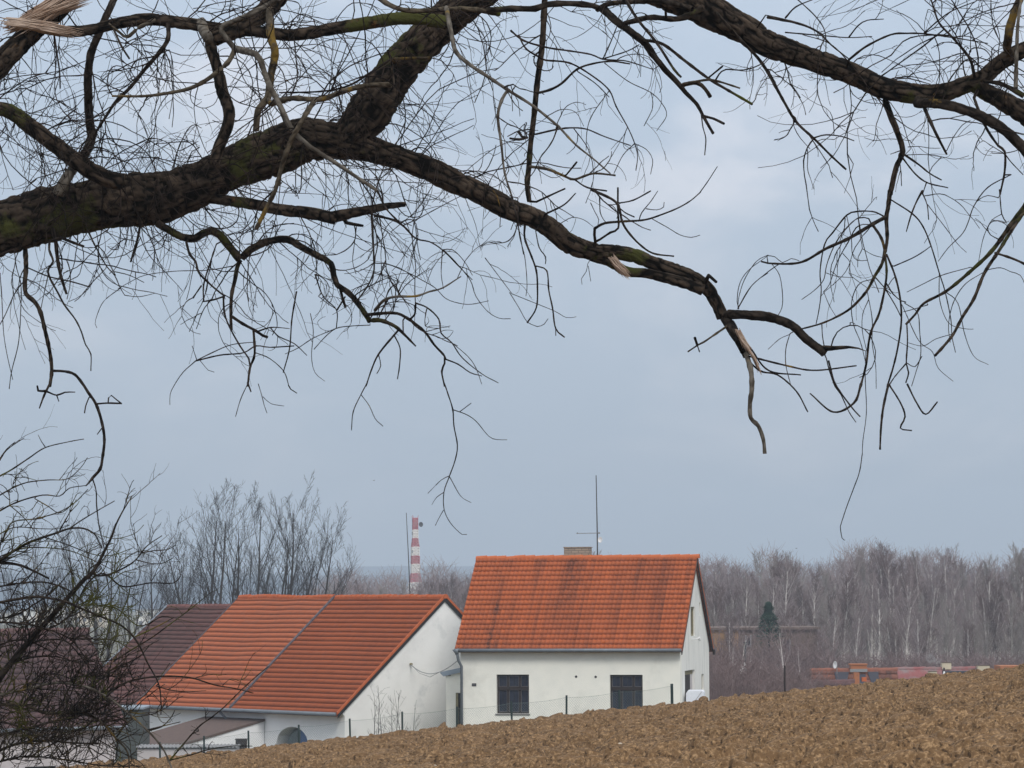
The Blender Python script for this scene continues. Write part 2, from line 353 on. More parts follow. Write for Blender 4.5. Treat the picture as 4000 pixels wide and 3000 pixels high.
def tile_roof(name, x0, x1, zr, w, h, nc, tw, amp, mt, parent, back=True, seed=1, sag=0, step=.035, tonef=None, y0=0, hb=None, per=5):
    """one gable roof's tiled slopes: ridge along x at (y0, zr), eaves w out and h down; real courses and rolls"""
    rng = np.random.default_rng(seed); nt = max(2, int((x1-x0)/tw)); Vs = []; Qs = []; As = []; base = 0
    for side in ((-1, 1) if back else (-1,)):
        hh = h if (side < 0 or hb is None) else hb
        Ls = math.hypot(w, hh); ux = np.linspace(x0, x1, nt*per+1); ti = np.minimum((np.arange(nt*per+1)/per).astype(int), nt-1)
        ph = (np.arange(nt*per+1) % per)/per
        prof = amp*np.maximum(0, np.cos((ph-.15)*2*np.pi))**1.5 - amp*.25*np.maximum(0, np.cos((ph-.65)*2*np.pi))
        rows = []; tone = []; E = Ls/nc
        for k in range(nc):
            jit = rng.normal(0, .004, nt)[ti]; js = rng.normal(0, .006, nt)[ti]
            tn = tonef(ux, np.full_like(ux, (k+.5)/nc), rng.random(nt)[ti]) if tonef else rng.random(nt)[ti]*.6
            for s, hn in ((k*E+.004, 0.), ((k+1)*E+.02, step), ((k+1)*E-.012, .004)):
                sg = sag*(vnoise(ux*.8, s*.55, 0, seed)-.5)
                ss = s + (js if hn > .02 else 0)
                hn_ = hn + prof*(1 if hn > .001 or True else 0) + (jit if hn > .02 else 0) + sg*.5
                y = side*(ss*w/Ls) ; z = zr - ss*hh/Ls
                rows.append(np.stack([ux, y0 + y + side*hn_*hh/Ls, z + hn_*w/Ls + sg*.4], -1)); tone.append(tn)
        G = np.array(rows); nr, nu = G.shape[:2]; I = base+np.arange(nr*nu).reshape(nr, nu)
        q = np.stack([I[:-1, :-1], I[:-1, 1:], I[1:, 1:], I[1:, :-1]], -1).reshape(-1, 4)
        if side < 0: q = q[:, ::-1]
        Vs.append(G.reshape(-1, 3)); Qs.append(q); As.append(np.array(tone).ravel()); base += nr*nu
        # underside board
        e = .03
        Bv = np.array([(x0, y0, zr-.05), (x1, y0, zr-.05), (x1, y0+side*w, zr-hh-.05), (x0, y0+side*w, zr-hh-.05), (x0, y0, zr-.11), (x1, y0, zr-.11), (x1, y0+side*w, zr-hh-.11), (x0, y0+side*w, zr-hh-.11)])
        Bq = base+np.array([(0,1,2,3),(4,7,6,5),(0,4,5,1),(1,5,6,2),(2,6,7,3),(3,7,4,0)])
        Vs.append(Bv); Qs.append(Bq); As.append(np.ones(8)); base += 8
    o = npmesh(name, np.concatenate(Vs), np.concatenate(Qs), mt, parent, attrs={'tone': np.concatenate(As)})
    return o
def ridge(x0, x1, zr, mt, parent, r=.11, pitch=.33, seed=2, y0=0, sag=0):
    rng = np.random.default_rng(seed); mb = MB(); n = int((x1-x0)/pitch)
    for i in range(n):
        a = x0+(x1-x0)*i/n; b = x0+(x1-x0)*(i+1)/n+.04; dz = rng.normal(0, .008) + sag*math.sin(i*.37)*.02
        an = np.linspace(-.25, math.pi+.25, 8)
        v = []
        for xx, rr in ((a, r*.9), (b, r*1.12)):
            v += [(xx, y0+rr*math.cos(t), zr-.06+dz+rr*math.sin(t)) for t in an]
        mb.add(v, [(j, j+1, 9+j, 8+j) for j in range(7)] + [tuple(range(8)), tuple(range(15, 7, -1))])
    return mb.build('ridge_tiles', mt, parent)
def local(root, p):
    a = root.rotation_euler.z; d = np.array(p, float)-np.array(root.location)
    c, s = math.cos(a), math.sin(a)
    return np.array([c*d[0]+s*d[1], -s*d[0]+c*d[1], d[2]])
def axes(root):
    a = root.rotation_euler.z
    return np.array([math.cos(a), math.sin(a), 0]), np.array([-math.sin(a), math.cos(a), 0])
def pix_y(root, px, py, yl):     # pixel -> local point on plane y = yl
    ex, ey = axes(root); o = np.array(root.location)+ey*yl
    return local(root, on_plane(px, py, o, ey))
def pix_x(root, px, py, xl):
    ex, ey = axes(root); o = np.array(root.location)+ex*xl
    return local(root, on_plane(px, py, o, ex))

# ------------------------------------------------------------------ white cottage
Z0 = -5.6
cot = empty('cottage', (6.876, 124, Z0), -.219, label='white cottage with a steep worn orange pantile roof and two dark windows', cat='house')
ZR = 1.19 - Z0; HF, HBK = 3.40, 3.52; FY = -3.3; BY = 3.25; GX = -.13; LX = -8.30
def win_hole(root, x0p, x1p, y0p, y1p, yl):
    a = pix_y(root, x0p, y1p, yl); b = pix_y(root, x1p, y0p, yl); return [a[0], b[0], a[2], b[2]]
W1 = win_hole(cot, 1940, 2066, 2635, 2787, FY); W2 = win_hole(cot, 2383, 2510, 2636, 2788, FY)
ze = ZR-HF
front_top = ZR - HF + .30*HF/3.6 - .12
wall('wall', LX, GX, [(LX, front_top), (GX, front_top)], [W1, W2], .35, M['plaster'], cot, (0, FY, 0))
# gable wall: local u runs into depth (+y) so that the face looks to +x
def ghole(x0p, x1p, y0p, y1p):
    a = pix_x(cot, x0p, y1p, GX); b = pix_x(cot, x1p, y0p, GX); return [a[1], b[1], a[2], b[2]]
gh = [ghole(2698.5, 2714, 2370, 2485), ghole(2731.5, 2736.5, 2354, 2406), ghole(2741, 2749.5, 2632, 2695)]
dr = ghole(2676, 2714, 2615, 2740); dr[2] = .3; gh.append(dr)
gtop = [(FY, ZR-abs(FY)*HF/3.6-.12), (0, ZR-.12), (BY, ZR-BY*HBK/3.6-.12)]
wall('gable_wall', FY+.36, BY, gtop, gh, .35, M['plaster_gable'], cot, (GX, 0, 0), math.pi/2)
wall('gable_wall', FY+.36, BY-.36, gtop, [], .35, M['plaster'], cot, (LX+.35, 0, 0), math.pi/2)
wall('wall', LX+.36, GX-.36, [(LX, ZR-BY*HBK/3.6-.12), (GX, ZR-BY*HBK/3.6-.12)], [], .3, M['plaster'], cot, (0, BY-.3, 0))
def tone_house(u, s, r):
    st = vnoise(u*1.5, s*.9, 0, 12); bl = vnoise(u*.8+3, s*3.2, 0, 5); fine = vnoise(np.floor(u/.158)*.9+.37, s*1.6, 0, 44)
    t = .22*r + .55*np.clip(st-.45, 0, 1)*(.6+bl) + 1.5*np.clip(fine-.50, 0, 1)*(.35+1.1*vnoise(u*.55, s*1.3, 0, 61))
    t = t + .5*np.exp(-((u+4.55)/.4)**2)*np.clip(1-s*.9, 0, 1)*(.4+.6*r) + .45*np.exp(-((u+7.1)/.5)**2)*(s > .45)*r + .5*np.exp(-((u+.25)/.1)**2)*r
    t = t + .35*np.clip((s-.85)*6, 0, 1)*np.clip((-u-4)/4, 0, 1)
    return np.clip(t, 0, 1)
rf = tile_roof('roof', -8.44, 0, ZR, 3.6, HF, 19, .158, .042, M['tile_house'], cot, seed=4, tonef=tone_house, hb=HBK, step=.042)
ridge(-8.46, .03, ZR, M['tile_house'], rf, .12, .36)
MB().tube([(-8.44, -3.68, ze-.03), (-.02, -3.68, ze-.03)], .06, 10).build('gutter', M['zinc'], rf, smooth=True)
for xx in (-8.41, -.02):     # dark verge boards
    MB().prism([(xx-.02, 0, ZR-.07), (xx-.02, -3.55, ZR-HF-.04), (xx-.02, -3.55, ZR-HF-.20), (xx-.02, 0, ZR-.24), (xx-.02, 3.58, ZR-HBK-.20), (xx-.02, 3.58, ZR-HBK-.04)], (.035, 0, 0)).build('verge_board', M['wood_dark'], rf)
mb = MB().box(-.03, .05, 3.48, 3.68, ZR-HBK-.22, ZR-HBK-.02); mb.build('eave_board', M['wood_dark'], rf)
MB().box(-5.10, -4.14, .1, .65, ZR-.6, ZR+.34).box(-5.13, -4.11, .07, .68, ZR+.342, ZR+.37).build('chimney', M['brick_pale'], cot)
def window(root, H, yl, rec=.13, cols=3, mt=M['wood_dark']):
    x0, x1, z0, z1 = H; W, Hh = x1-x0, z1-z0; y = yl+rec
    fr = MB(); e = .055
    cx = [x0, x0+W*.30, x0+W*.365, x0+W*.665, x0+W*.735, x1]
    zt0, zt1 = z1-Hh*.40, z1-Hh*.31
    for a, b in ((x0, x0+e), (x1-e, x1)): fr.box(a, b, y, y+.07, z0, z1)
    fr.box(x0+e, x1-e, y, y+.07, z0, z0+e).box(x0+e, x1-e, y, y+.07, z1-e, z1)
    fr.box(x0+e, x1-e, y-.03, y+.066, zt0, zt1)
    for a, b in ((cx[1], cx[2]), (cx[3], cx[4])): fr.box(a, b, y-.02, y+.062, z0+e, zt0).box(a, b, y-.02, y+.062, zt1, z1-e)
    w = empty('window', (0, 0, 0)); w.parent = root; bd = MB(); fr2 = fr
    for a, b in ((x0+e, cx[1]), (cx[2], cx[3]), (cx[4], x1-e)):
        for c, d in ((z0+e, zt0), (zt1, z1-e)):
            t = .012; yy = y+.004
            bd.box(a+.004, a+t, yy, yy+.03, c+.004, d-.004).box(b-t, b-.004, yy, yy+.03, c+.004, d-.004).box(a+t, b-t, yy, yy+.03, c+.004, c+t).box(a+t, b-t, yy, yy+.03, d-t, d-.004)
            m_ = (a+b)/2; fr2.box(m_-.005, m_+.005, yy+.012, yy+.03, c+t, d-t)
            
            MB().box(a+.002, b-.002, y+.036, y+.042, c+.002, d-.002).build('pane', M['glass'], w)
    bd.build('glazing_bead', M['bead'], w); fr.build('frame', mt, w)
    MB().box(x0, x1, y+.30, y+.32, z0, z1).build('unlit_room_sheet', M['black'], w)  # black sheet standing in for the unlit room behind the panes
    MB().box(x0-.04, x1+.04, yl-.05, yl+.12, z0-.045, z0-.004).build('sill', M['bead'], w)
window(cot, W1, FY); window(cot, W2, FY)
# gable openings
h = gh[0]; g = MB()
for a, b in ((h[0], h[0]+.07), (h[1]-.07, h[1])): g.box(GX-.12, GX-.06, a, b, h[2], h[3])
g.box(GX-.12, GX-.06, h[0]+.07, h[1]-.07, h[3]-.08, h[3]).box(GX-.12, GX-.06, h[0]+.07, h[1]-.07, h[2], h[2]+.08).box(GX-.12, GX-.06, (h[0]+h[1])/2-.03, (h[0]+h[1])/2+.03, h[2]+.08, h[3]-.08)
gw = g.build('window', M['reveal'], cot); MB().box(GX-.115, GX-.10, h[0]+.07, h[1]-.07, h[2]+.08, h[3]-.08).build('pane', M['glass'], gw)
for h in gh[1:3]:
    gw = MB().box(GX-.12, GX-.07, h[0], h[0]+.05, h[2], h[3]).box(GX-.12, GX-.07, h[1]-.05, h[1], h[2], h[3]).box(GX-.12, GX-.07, h[0]+.05, h[1]-.05, h[3]-.06, h[3]).build('window', M['reveal'], cot)
    MB().box(GX-.115, GX-.10, h[0]+.05, h[1]-.05, h[2], h[3]-.06).build('pane', M['glass'], gw)
h = gh[3]
dd = MB().box(GX-.13, GX-.09, h[0]+.02, h[1]-.55, h[2], h[3]-.16).build('door', M['wood_dark'], cot)
MB().box(GX-.34, GX-.1, h[0]+.001, h[1]-.001, h[3]-.16, h[3]-.002).build('lintel', M['reveal'], dd)
MB().box(GX-.13, GX-.10, h[1]-.55, h[1]-.01, h[2], h[3]-.165).build('side_panel', M['plaster_mauve'], dd)
MB().box(GX-.09, GX-.06, h[0]+.12, h[0]+.22, h[2]+1.0, h[2]+1.03).build('handle', M['metal_grey'], dd)
p = pix_x(cot, 2715, 2497, GX+.12)
t = MB().tube([(GX, p[1], p[2]), (GX+.28, p[1], p[2]+.02)], .02, 6); t.tube([(GX+.26, p[1]-.1, p[2]+.05), (GX+.3, p[1], p[2]-.03), (GX+.26, p[1]+.1, p[2]+.05)], .05, 6)
t.build('wall_lamp', M['white'], cot)
for px, py in ((2250.5, 2643), (2327, 2644)):
    p = pix_y(cot, px, py, FY); MB().tube([(p[0], FY-.012, p[2]), (p[0], FY+.02, p[2])], .045, 14).build('vent', M['metal_dark'], cot)
p = pix_y(cot, 1852, 2675, FY); npl = MB().box(p[0]-.085, p[0]+.085, FY-.015, FY-.001, p[2]-.055, p[2]+.055).build('number_plate', M['metal_dark'], cot, bevel=.008)
mb = MB()
for dx in (-.035, 0, .035): mb.box(p[0]+dx-.008, p[0]+dx+.008, FY-.019, FY-.016, p[2]-.012, p[2]+.012)
mb.build('plate_digits', M['bead'], npl)
# downpipe
a = pix_y(cot, 1792, 2545, FY-.1); xx = a[0]
MB().tube([(xx, -3.66, ze-.08), (xx+.01, -3.6, ze-.28), (xx+.02, FY-.22, ze-.42), (xx+.10, FY-.09, ze-.62), (xx+.10, FY-.08, .2)], .052, 10).build('downpipe', M['zinc'], cot, smooth=True)
MB().tube([(xx-.04, -3.68, ze+.02), (xx+.0, -3.67, ze-.16)], [.14, .06], 10).build('rain_head', M['zinc'], cot, smooth=True)
# antenna mast behind the ridge
base = pix_y(cot, 2334, 2178, .35); topm = pix_y(cot, 2328.5, 1857, .35); mid = pix_y(cot, 2333, 2083, .35)
am = MB().tube([(base[0], .35, ZR-.4), tuple(mid), tuple(topm)], [.026, .024, .016], 8).build('antenna_mast', M['metal_dark'], cot)
e0 = pix_y(cot, 2256, 2083.5, .33); e1 = pix_y(cot, 2340, 2082, .33); mb = MB().tube([tuple(e0), tuple(e1)], .014, 6)
for i in range(11):
    q = e0+(e1-e0)*i/10; mb.tube([(q[0], q[1]-.25, q[2]), (q[0], q[1]+.25, q[2])], .006, 5)
mb.box(e0[0]-.03, e0[0]+.02, .31, .35, e0[2]-.02, e0[2]+.03).box(e1[0]-.03, e1[0]+.03, .3, .36, e1[2]-.03, e1[2]+.03).build('antenna', M['metal_grey'], am)
d = pix_y(cot, 2346, 2109, .3)
def dish(parent, c, r, face, mt, name='dish', depth=.3):
    n = 14; v = []; f = []
    face = np.array(face, float); face /= np.linalg.norm(face); u = np.cross(face, (0, 0, 1)); u /= np.linalg.norm(u); w = np.cross(u, face)
    R_ = [0, .5, .85, 1]
    for off in (0, -.06*r):
        for k in R_:
            for i in range(n):
                t = 2*math.pi*i/n; v.append(tuple(np.array(c)+r*k*(u*math.cos(t)+w*math.sin(t))+face*(depth*r*k*k+off)))
    m_ = len(R_)*n
    for s_ in (0, m_):
        for a in range(len(R_)-1):
            for i in range(n): f.append((s_+a*n+i, s_+a*n+(i+1) % n, s_+(a+1)*n+(i+1) % n, s_+(a+1)*n+i))
    for i in range(n): f.append((m_-n+i, m_-n+(i+1) % n, 2*m_-n+(i+1) % n, 2*m_-n+i))
    me = bpy.data.meshes.new(name); me.from_pydata(v, [], f); me.update(); return link(name, me, mt, parent, True)
dish(am, d, .11, (-.5, -1, .1), M['white'])
# annex between cottage and barn
anx = empty('annex', cot.location, -.219, label='narrow cream lean-to with blue-grey roof edge between cottage and barn gable', cat='annex')
ay = -1.6; L0 = pix_y(cot, 1742.5, 2640, ay)[0]; f0 = pix_y(cot, 1720, 2625, ay-.1); f1 = pix_y(cot, 1790, 2600, ay-.1)
dh = pix_y(cot, 1779.5, 2706, ay)
vz = pix_y(cot, 1755, 2633.5, ay)
wall('wall', L0, LX-.01, [(L0, f0[2]-.05), (LX, f1[2]-.22)], [[dh[0], LX-.08, .2, dh[2]]], .2, M['plaster'], anx, (0, ay, 0))
MB().box(L0, L0+.2, ay+.21, 2.6, 0, f0[2]-.06).build('wall', M['plaster'], anx)
MB().prism([(f0[0], ay-.12, f0[2]), (LX-.012, ay-.12, f1[2]), (LX-.012, ay-.12, f1[2]-.17), (f0[0]+.12, ay-.12, f0[2]-.16), (f0[0], ay-.12, f0[2]-.05)], (0, 3.9, 0)).build('roof', M['bluegrey'], anx)
d_ = MB().box(dh[0]+.001, dh[0]+.08, ay+.05, ay+.12, .2, dh[2]-.001).build('door', M['reveal'], anx); MB().box(dh[0]+.08, LX-.08, ay+.12, ay+.16, .2, dh[2]-.02).build('door_panel', M['black'], d_)
MB().box(vz[0]-.055, vz[0]+.055, ay-.01, ay-.001, vz[2]-.055, vz[2]+.055).build('vent', M['black'], anx)

# ------------------------------------------------------------------ barn
ZB = -7.4
barn = empty('barn', (-2.622, 128, ZB), -.856, label='long white barn, roof half brick-red and half bright orange with a grey strip between', cat='barn')
ZRb = -.26-ZB; WB, HB = 5.25, 4.36; XA, XB_ = -6.81, -13.23
def tone_soft(seed, k=.5):
    def f(u, s, r):
        return np.clip(.35*r + k*(vnoise(u*.5, s*2.5, 0, seed)) + .4*np.clip(vnoise(u*.25, s*1.2, 3, seed)-.5, 0, 1), 0, 1)
    return f
r1 = tile_roof('roof', XA+.06, 0, ZRb, WB, HB, 25, .17, .008, M['tile_brick'], barn, seed=9, sag=.02, tonef=tone_soft(3, .45), step=.017)
r1['label'] = 'brick-red tiled right half of the roof'
r2 = tile_roof('roof', XB_, XA-.06, ZRb, WB, HB, 24, .17, .008, M['tile_orange'], barn, seed=10, sag=.045, tonef=tone_soft(6, .3), step=.017)
r2['label'] = 'bright orange tiled left half of the roof'
ridge(XA+.06, .04, ZRb, M['tile_brick'], r1, .12, .33, 5); ridge(XB_-.02, XA-.06, ZRb, M['tile_brick'], r2, .12, .33, 6, sag=1)
mb = MB()
for s_ in (-1, 1): mb.prism([(XA-.055, 0, ZRb+.08), (XA-.055, s_*WB*.99, ZRb-HB*.99+.08), (XA-.055, s_*WB*.99, ZRb-HB*.99-.02), (XA-.055, 0, ZRb-.02)], (.11, 0, 0))
mb.build('roof_divider', M['flash'], barn)
MB().tube([(XB_, -WB-.08, ZRb-HB-.02), (.0, -WB-.08, ZRb-HB-.02)], .075, 10).build('gutter', M['zinc'], barn, smooth=True)
mb = MB()
for s_ in (-1, 1): mb.prism([(.0, 0, ZRb-.05), (.0, s_*WB*.995, ZRb-HB-.03), (.0, s_*WB*.995, ZRb-HB-.17), (.0, 0, ZRb-.21)], (.03, 0, 0))
mb.build('verge_board', M['black'], r1)
mb = MB().prism([(.0, 0, ZRb+.07), (.0, -WB-.02, ZRb-HB+.07), (.0, -WB-.02, ZRb-HB-.03), (.0, 0, ZRb-.045)], (.06, 0, 0)).prism([(.0, 0, ZRb+.07), (.0, WB+.02, ZRb-HB+.07), (.0, WB+.02, ZRb-HB-.03), (.0, 0, ZRb-.045)], (.06, 0, 0))
mb.build('verge_tiles', M['tile_brick'], r1)
MB().prism([(XB_-.05, 0, ZRb+.05), (XB_-.05, -WB, ZRb-HB+.05), (XB_-.05, -WB, ZRb-HB-.06), (XB_-.05, 0, ZRb-.06)], (.04, 0, 0)).build('verge_flashing', M['flash'], r2)
BFY = -WB+.42; zt = ZRb-HB+.42*HB/WB-.12
# arched gate recess
c0 = pix_y(barn, 1077, 2880, BFY); c1 = pix_y(barn, 1207, 2880, BFY); tp = pix_y(barn, 1145, 2839, BFY)
def arch(x0, x1, zs, ztop, n=14): return [(x0+(x1-x0)*i/n, zs+(ztop-zs)*math.sqrt(max(0, 1-(2*i/n-1)**2))) for i in range(n+1)]
AR = arch(c0[0], c1[0], tp[2]-.75, tp[2])
wall('wall', XB_, -.5, [(XB_, zt), (-.5, zt)], [[c0[0], c1[0], .3, AR]], .55, M['whitewash'], barn, (0, BFY, 0))
inner = arch(c0[0]+.28, c1[0]-.12, tp[2]-.85, tp[2]-.12)
mb = MB(); gd = empty('gate', (0, 0, 0)); gd.parent = barn
def slab(name, x0, x1, mt, z0=.3, zmax=None, yo=0):
    xs_ = np.linspace(x0, x1, 8); tz = [float(np.interp(x, [a for a, _ in inner], [b for _, b in inner])) for x in xs_]
    if zmax is not None: tz = [min(t_, zmax) for t_ in tz]
    poly = [(x0, BFY+.30+yo, z0), (x1, BFY+.30+yo, z0)] + [(x, BFY+.30+yo, z_) for x, z_ in list(zip(xs_, tz))[::-1]]
    MB().prism(poly, (0, .05, 0)).build(name, mt, gd)
xa, xb = inner[0][0], inner[-1][0]
slab('gate_panel', xa, xa+(xb-xa)*.27, M['grey_board']); slab('gate_panel', xa+(xb-xa)*.28, xa+(xb-xa)*.52, M['grey_board'])
slab('gate_panel', xa+(xb-xa)*.53, xa+(xb-xa)*.86, M['blue_board']); slab('gate_panel', xa+(xb-xa)*.87, xb, M['grey_board'])
slab('gate_board', xa, xb, M['red_board'], .3, inner[0][1]+.0, -.02)
# the gable wall
gt = [(-WB+.1, ZRb-HB+.1*HB/WB-.16), (0, ZRb-.15), (WB-.3, ZRb-(WB-.3)*HB/WB-.15)]
wall('gable_wall', BFY-.02, WB-.35, gt, [], .5, M['whitewash_old'], barn, (-.04, 0, 0), math.pi/2)
wall('wall', XB_+.5, -.6, [(XB_, zt), (-.5, zt)], [], .4, M['whitewash'], barn, (0, WB-.8, 0))
wall('gable_wall', BFY+.56, WB-.81, gt, [], .4, M['whitewash'], barn, (XB_+.42, 0, 0), math.pi/2)
# eave cornice
MB().prism([(XB_, BFY, zt-.02), (XB_, BFY-.22, zt-.08), (XB_, BFY-.18, zt-.14), (XB_, BFY, zt-.36)], (-XB_-.06, 0, 0)).build('cornice', M['whitewash'], barn)
b0 = pix_y(barn, 1602, 2330, 0); b1 = pix_y(barn, 1587, 2003, 0)
MB().tube([(b0[0], 0, ZRb-.1), tuple(b0*.55+b1*.45+np.array([.01, 0, 0])), tuple(b1)], [.02, .018, .012], 8).build('antenna_pole', M['metal_dark'], barn)
dp = pix_y(barn, 893, 2790, BFY-.1)
MB().tube([(dp[0]-.1, -WB-.08, ZRb-HB-.06), (dp[0], BFY-.3, ZRb-HB-.3), (dp[0]+.02, BFY-.1, ZRb-HB-.5), (dp[0]+.02, BFY-.1, ZRb-HB-1.0)], .05, 8).build('downpipe', M['zinc'], barn)
# second barn part with brown roof, further left
bb = empty('brown_roofed_barn', (-2.622, 128, ZB), -.856, label='brown-roofed barn end joined behind the bright orange roof half', cat='barn')
L_ = pix_y(bb, 658, 2365, 0); zbr = L_[2]
r3 = tile_roof('roof', L_[0], XB_-.06, zbr, WB-.1, HB-.4, 23, .17, .008, M['tile_brown'], bb, seed=14, sag=.05, tonef=tone_soft(16, .7), step=.038)
ridge(L_[0]-.02, XB_-.06, zbr, M['tile_brown'], r3, .12, .33, 8)
MB().prism([(L_[0]-.06, 0, zbr+.05), (L_[0]-.06, -WB+.1, zbr-HB+.45), (L_[0]-.06, -WB+.1, zbr-HB+.3), (L_[0]-.06, 0, zbr-.06)], (.06, 0, 0)).build('verge_flashing', M['bluegrey'], r3)
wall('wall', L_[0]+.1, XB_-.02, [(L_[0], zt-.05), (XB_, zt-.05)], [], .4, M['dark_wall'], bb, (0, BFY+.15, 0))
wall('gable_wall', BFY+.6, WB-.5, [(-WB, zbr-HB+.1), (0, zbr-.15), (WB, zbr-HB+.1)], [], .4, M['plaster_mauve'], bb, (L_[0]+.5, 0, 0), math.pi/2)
# lean-to in front of the barn
lt = empty('lean_to', (-2.622, 128, ZB), -.856, label='white lean-to with a speckled brown felt roof sloping down left from the barn', cat='shed')
A = pix_y(lt, 801, 2804, BFY-.03); B = pix_y(lt, 1035, 2802, BFY-.03); C = pix_x(lt, 660, 2920, B[0])
zA = (A[2]+B[2])/2; x0, x1, y1, z1 = A[0], B[0], C[1], C[2]
MB().prism([(x0, BFY-.03, zA), (x0, y1, z1), (x0, y1, z1-.09), (x0, BFY-.03, zA-.09)], (x1-x0, 0, 0)).build('roof', M['felt'], lt)
MB().prism([(x1-.25, BFY-.03, 0), (x1-.25, BFY-.03, zA-.095), (x1-.25, y1+.2, z1-.06), (x1-.25, y1+.2, 0)], (.2, 0, 0)).build('side_wall', M['whitewash'], lt)
MB().box(x0+.1, x1-.26, y1+.22, y1+.4, 0, z1-.1).build('wall', M['whitewash'], lt)
MB().prism([(x0+.1, BFY-.03, 0), (x0+.1, BFY-.03, zA-.1), (x0+.1, y1+.45, z1-.06), (x0+.1, y1+.45, 0)], (.2, 0, 0)).build('side_wall', M['whitewash'], lt)
# low corrugated shed in front
Yl = 114.
a = at(530, 2917, Yl); b = at(925, 2917, Yl)
ls = empty('low_shed', (a[0], Yl, a[2]-1.6), 0, label='low pale shed with a thin corrugated roof edge below the lean-to', cat='shed')
W_ = b[0]-a[0]; MB().box(.05, W_-.05, .05, 1.8, 0, 1.52).build('wall', M['plaster_mauve'], ls)
n = 110; V = []
for i in range(n+1):
    x = W_*i/n; z = 1.56+.025*math.cos(i*math.pi/2)
    for y in (-.05, 1.95): V += [(x, y, z), (x, y, z+.02)]
f = []
for i in range(n):
    k = i*4; f += [(k, k+4, k+5, k+1), (k+1, k+5, k+7, k+3), (k+2, k+3, k+7, k+6), (k, k+2, k+6, k+4)]
me = bpy.data.meshes.new('roof'); me.from_pydata(V, [], f); link('roof', me, M['metal_grey'], ls)
a = at(922, 2914, 116.); b = at(964, 2893, 116.)
cr = empty('crate', ((a[0]+b[0])/2, 116, a[2]-.5), 0, label='small dark brown wooden crate above the field edge before the lean-to', cat='crate')
w_ = (b[0]-a[0])/2; mb = MB()
for i in range(4): mb.box(-w_, w_, -.2, .2, i*.18, i*.18+.165)
mb.build('boards', M['wood_dark'], cr); MB().box(-w_-.02, w_+.02, -.22, .22, .722, .75).build('lid', M['wood_dark'], cr)
# left house
aL = -.5; YL = 112.
e = at(497, 2839, YL); r_ = at(334, 2458, YL+3.2)
lh = empty('brown_house', (r_[0], YL+3.2, -8.0), -aL, label='house with a mauve-brown tiled roof behind the mossy twigs at left', cat='house')
zr = r_[2]+8.0; el = local(lh, e); wL = abs(el[1]); hL = zr-el[2]; xr = max(.0, 0)
def tm(u, s, r): return np.clip(.5*r+.6*vnoise(u*.8, s*3, 0, 7), 0, 1)
rl = tile_roof('roof', -9, el[0]*0+.05, zr, wL, hL, 18, .22, .03, M['tile_mauve'], lh, seed=21, tonef=tm, step=.045, sag=.05)
ridge(-9, .08, zr, M['tile_mauve'], rl, .12, .36, 9)
MB().tube([(-9, -wL-.07, zr-hL-.02), (.05, -wL-.07, zr-hL-.02)], .07, 8).build('gutter', M['zinc'], rl)
wall('wall', -8.9, -.2, [(-9, zr-hL+.2), (0, zr-hL+.2)], [[-6.4, -5.3, .9, 2.2], [-3.4, -2.3, .9, 2.2]], .4, M['plaster_mauve'], lh, (0, -wL+.4, 0))
for x_ in (-6.4, -3.4): window(lh, [x_, x_+1.1, .9, 2.2], -wL+.4)
wall('gable_wall', -wL+.82, wL-.4, [(-wL, zr-hL), (0, zr-.15), (wL, zr-hL)], [], .4, M['plaster_mauve'], lh, (-.2, 0, 0), math.pi/2)
wall('gable_wall', -wL+.82, wL-.4, [(-wL, zr-hL), (0, zr-.15), (wL, zr-hL)], [], .4, M['plaster_mauve'], lh, (-8.4, 0, 0), math.pi/2)
# dark shed between
a = at(470, 2772, 121.); b = at(562, 2772, 121.)
dk = empty('dark_shed', (a[0]-1.2, 121, -8.2), 0, label='dark grey shed wall between the brown house and the white barn', cat='shed')
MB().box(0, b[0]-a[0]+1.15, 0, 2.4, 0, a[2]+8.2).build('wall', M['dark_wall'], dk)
MB().prism([(-.1, -.12, a[2]+8.2+.0), (b[0]-a[0]+1.22, -.12, a[2]+8.21), (b[0]-a[0]+1.22, -.12, a[2]+8.28), (-.1, -.12, a[2]+8.27)], (0, 2.6, 0)).build('roof', M['bluegrey'], dk)
# cable
P0 = on_plane(1603.5, 2594.5, np.array(barn.location)+axes(barn)[0]*.0, axes(barn)[0]); P1 = np.array(on_plane(1790, 2578, np.array(cot.location)+axes(cot)[1]*FY, axes(cot)[1]))+np.array([0, -.05, 0])
pts = []
for i in range(25):
    t = i/24; p = P0*(1-t)+P1*t; p = p.copy(); p[2] -= .48*4*t*(1-t)*(.75+.25*(1-t)) ; pts.append(p)
ca = empty('cable', tuple(P0), 0, label='thin grey cable sagging from the barn gable to the cottage corner', cat='cable')
pts = np.array(pts)-P0
MB().tube(pts, .016, 6).build('wire', M['metal_grey'], ca)
l2 = [np.array([.02, -.05, .0]), np.array([.35, -.2, -.34]), np.array([.75, -.3, -.48]), pts[15]]
MB().tube(l2, .012, 6).build('wire', M['metal_grey'], ca)
MB().tube([(0, 0, 0), (.05, -.06, 0)], .05, 8).build('insulator', M['reveal'], ca)
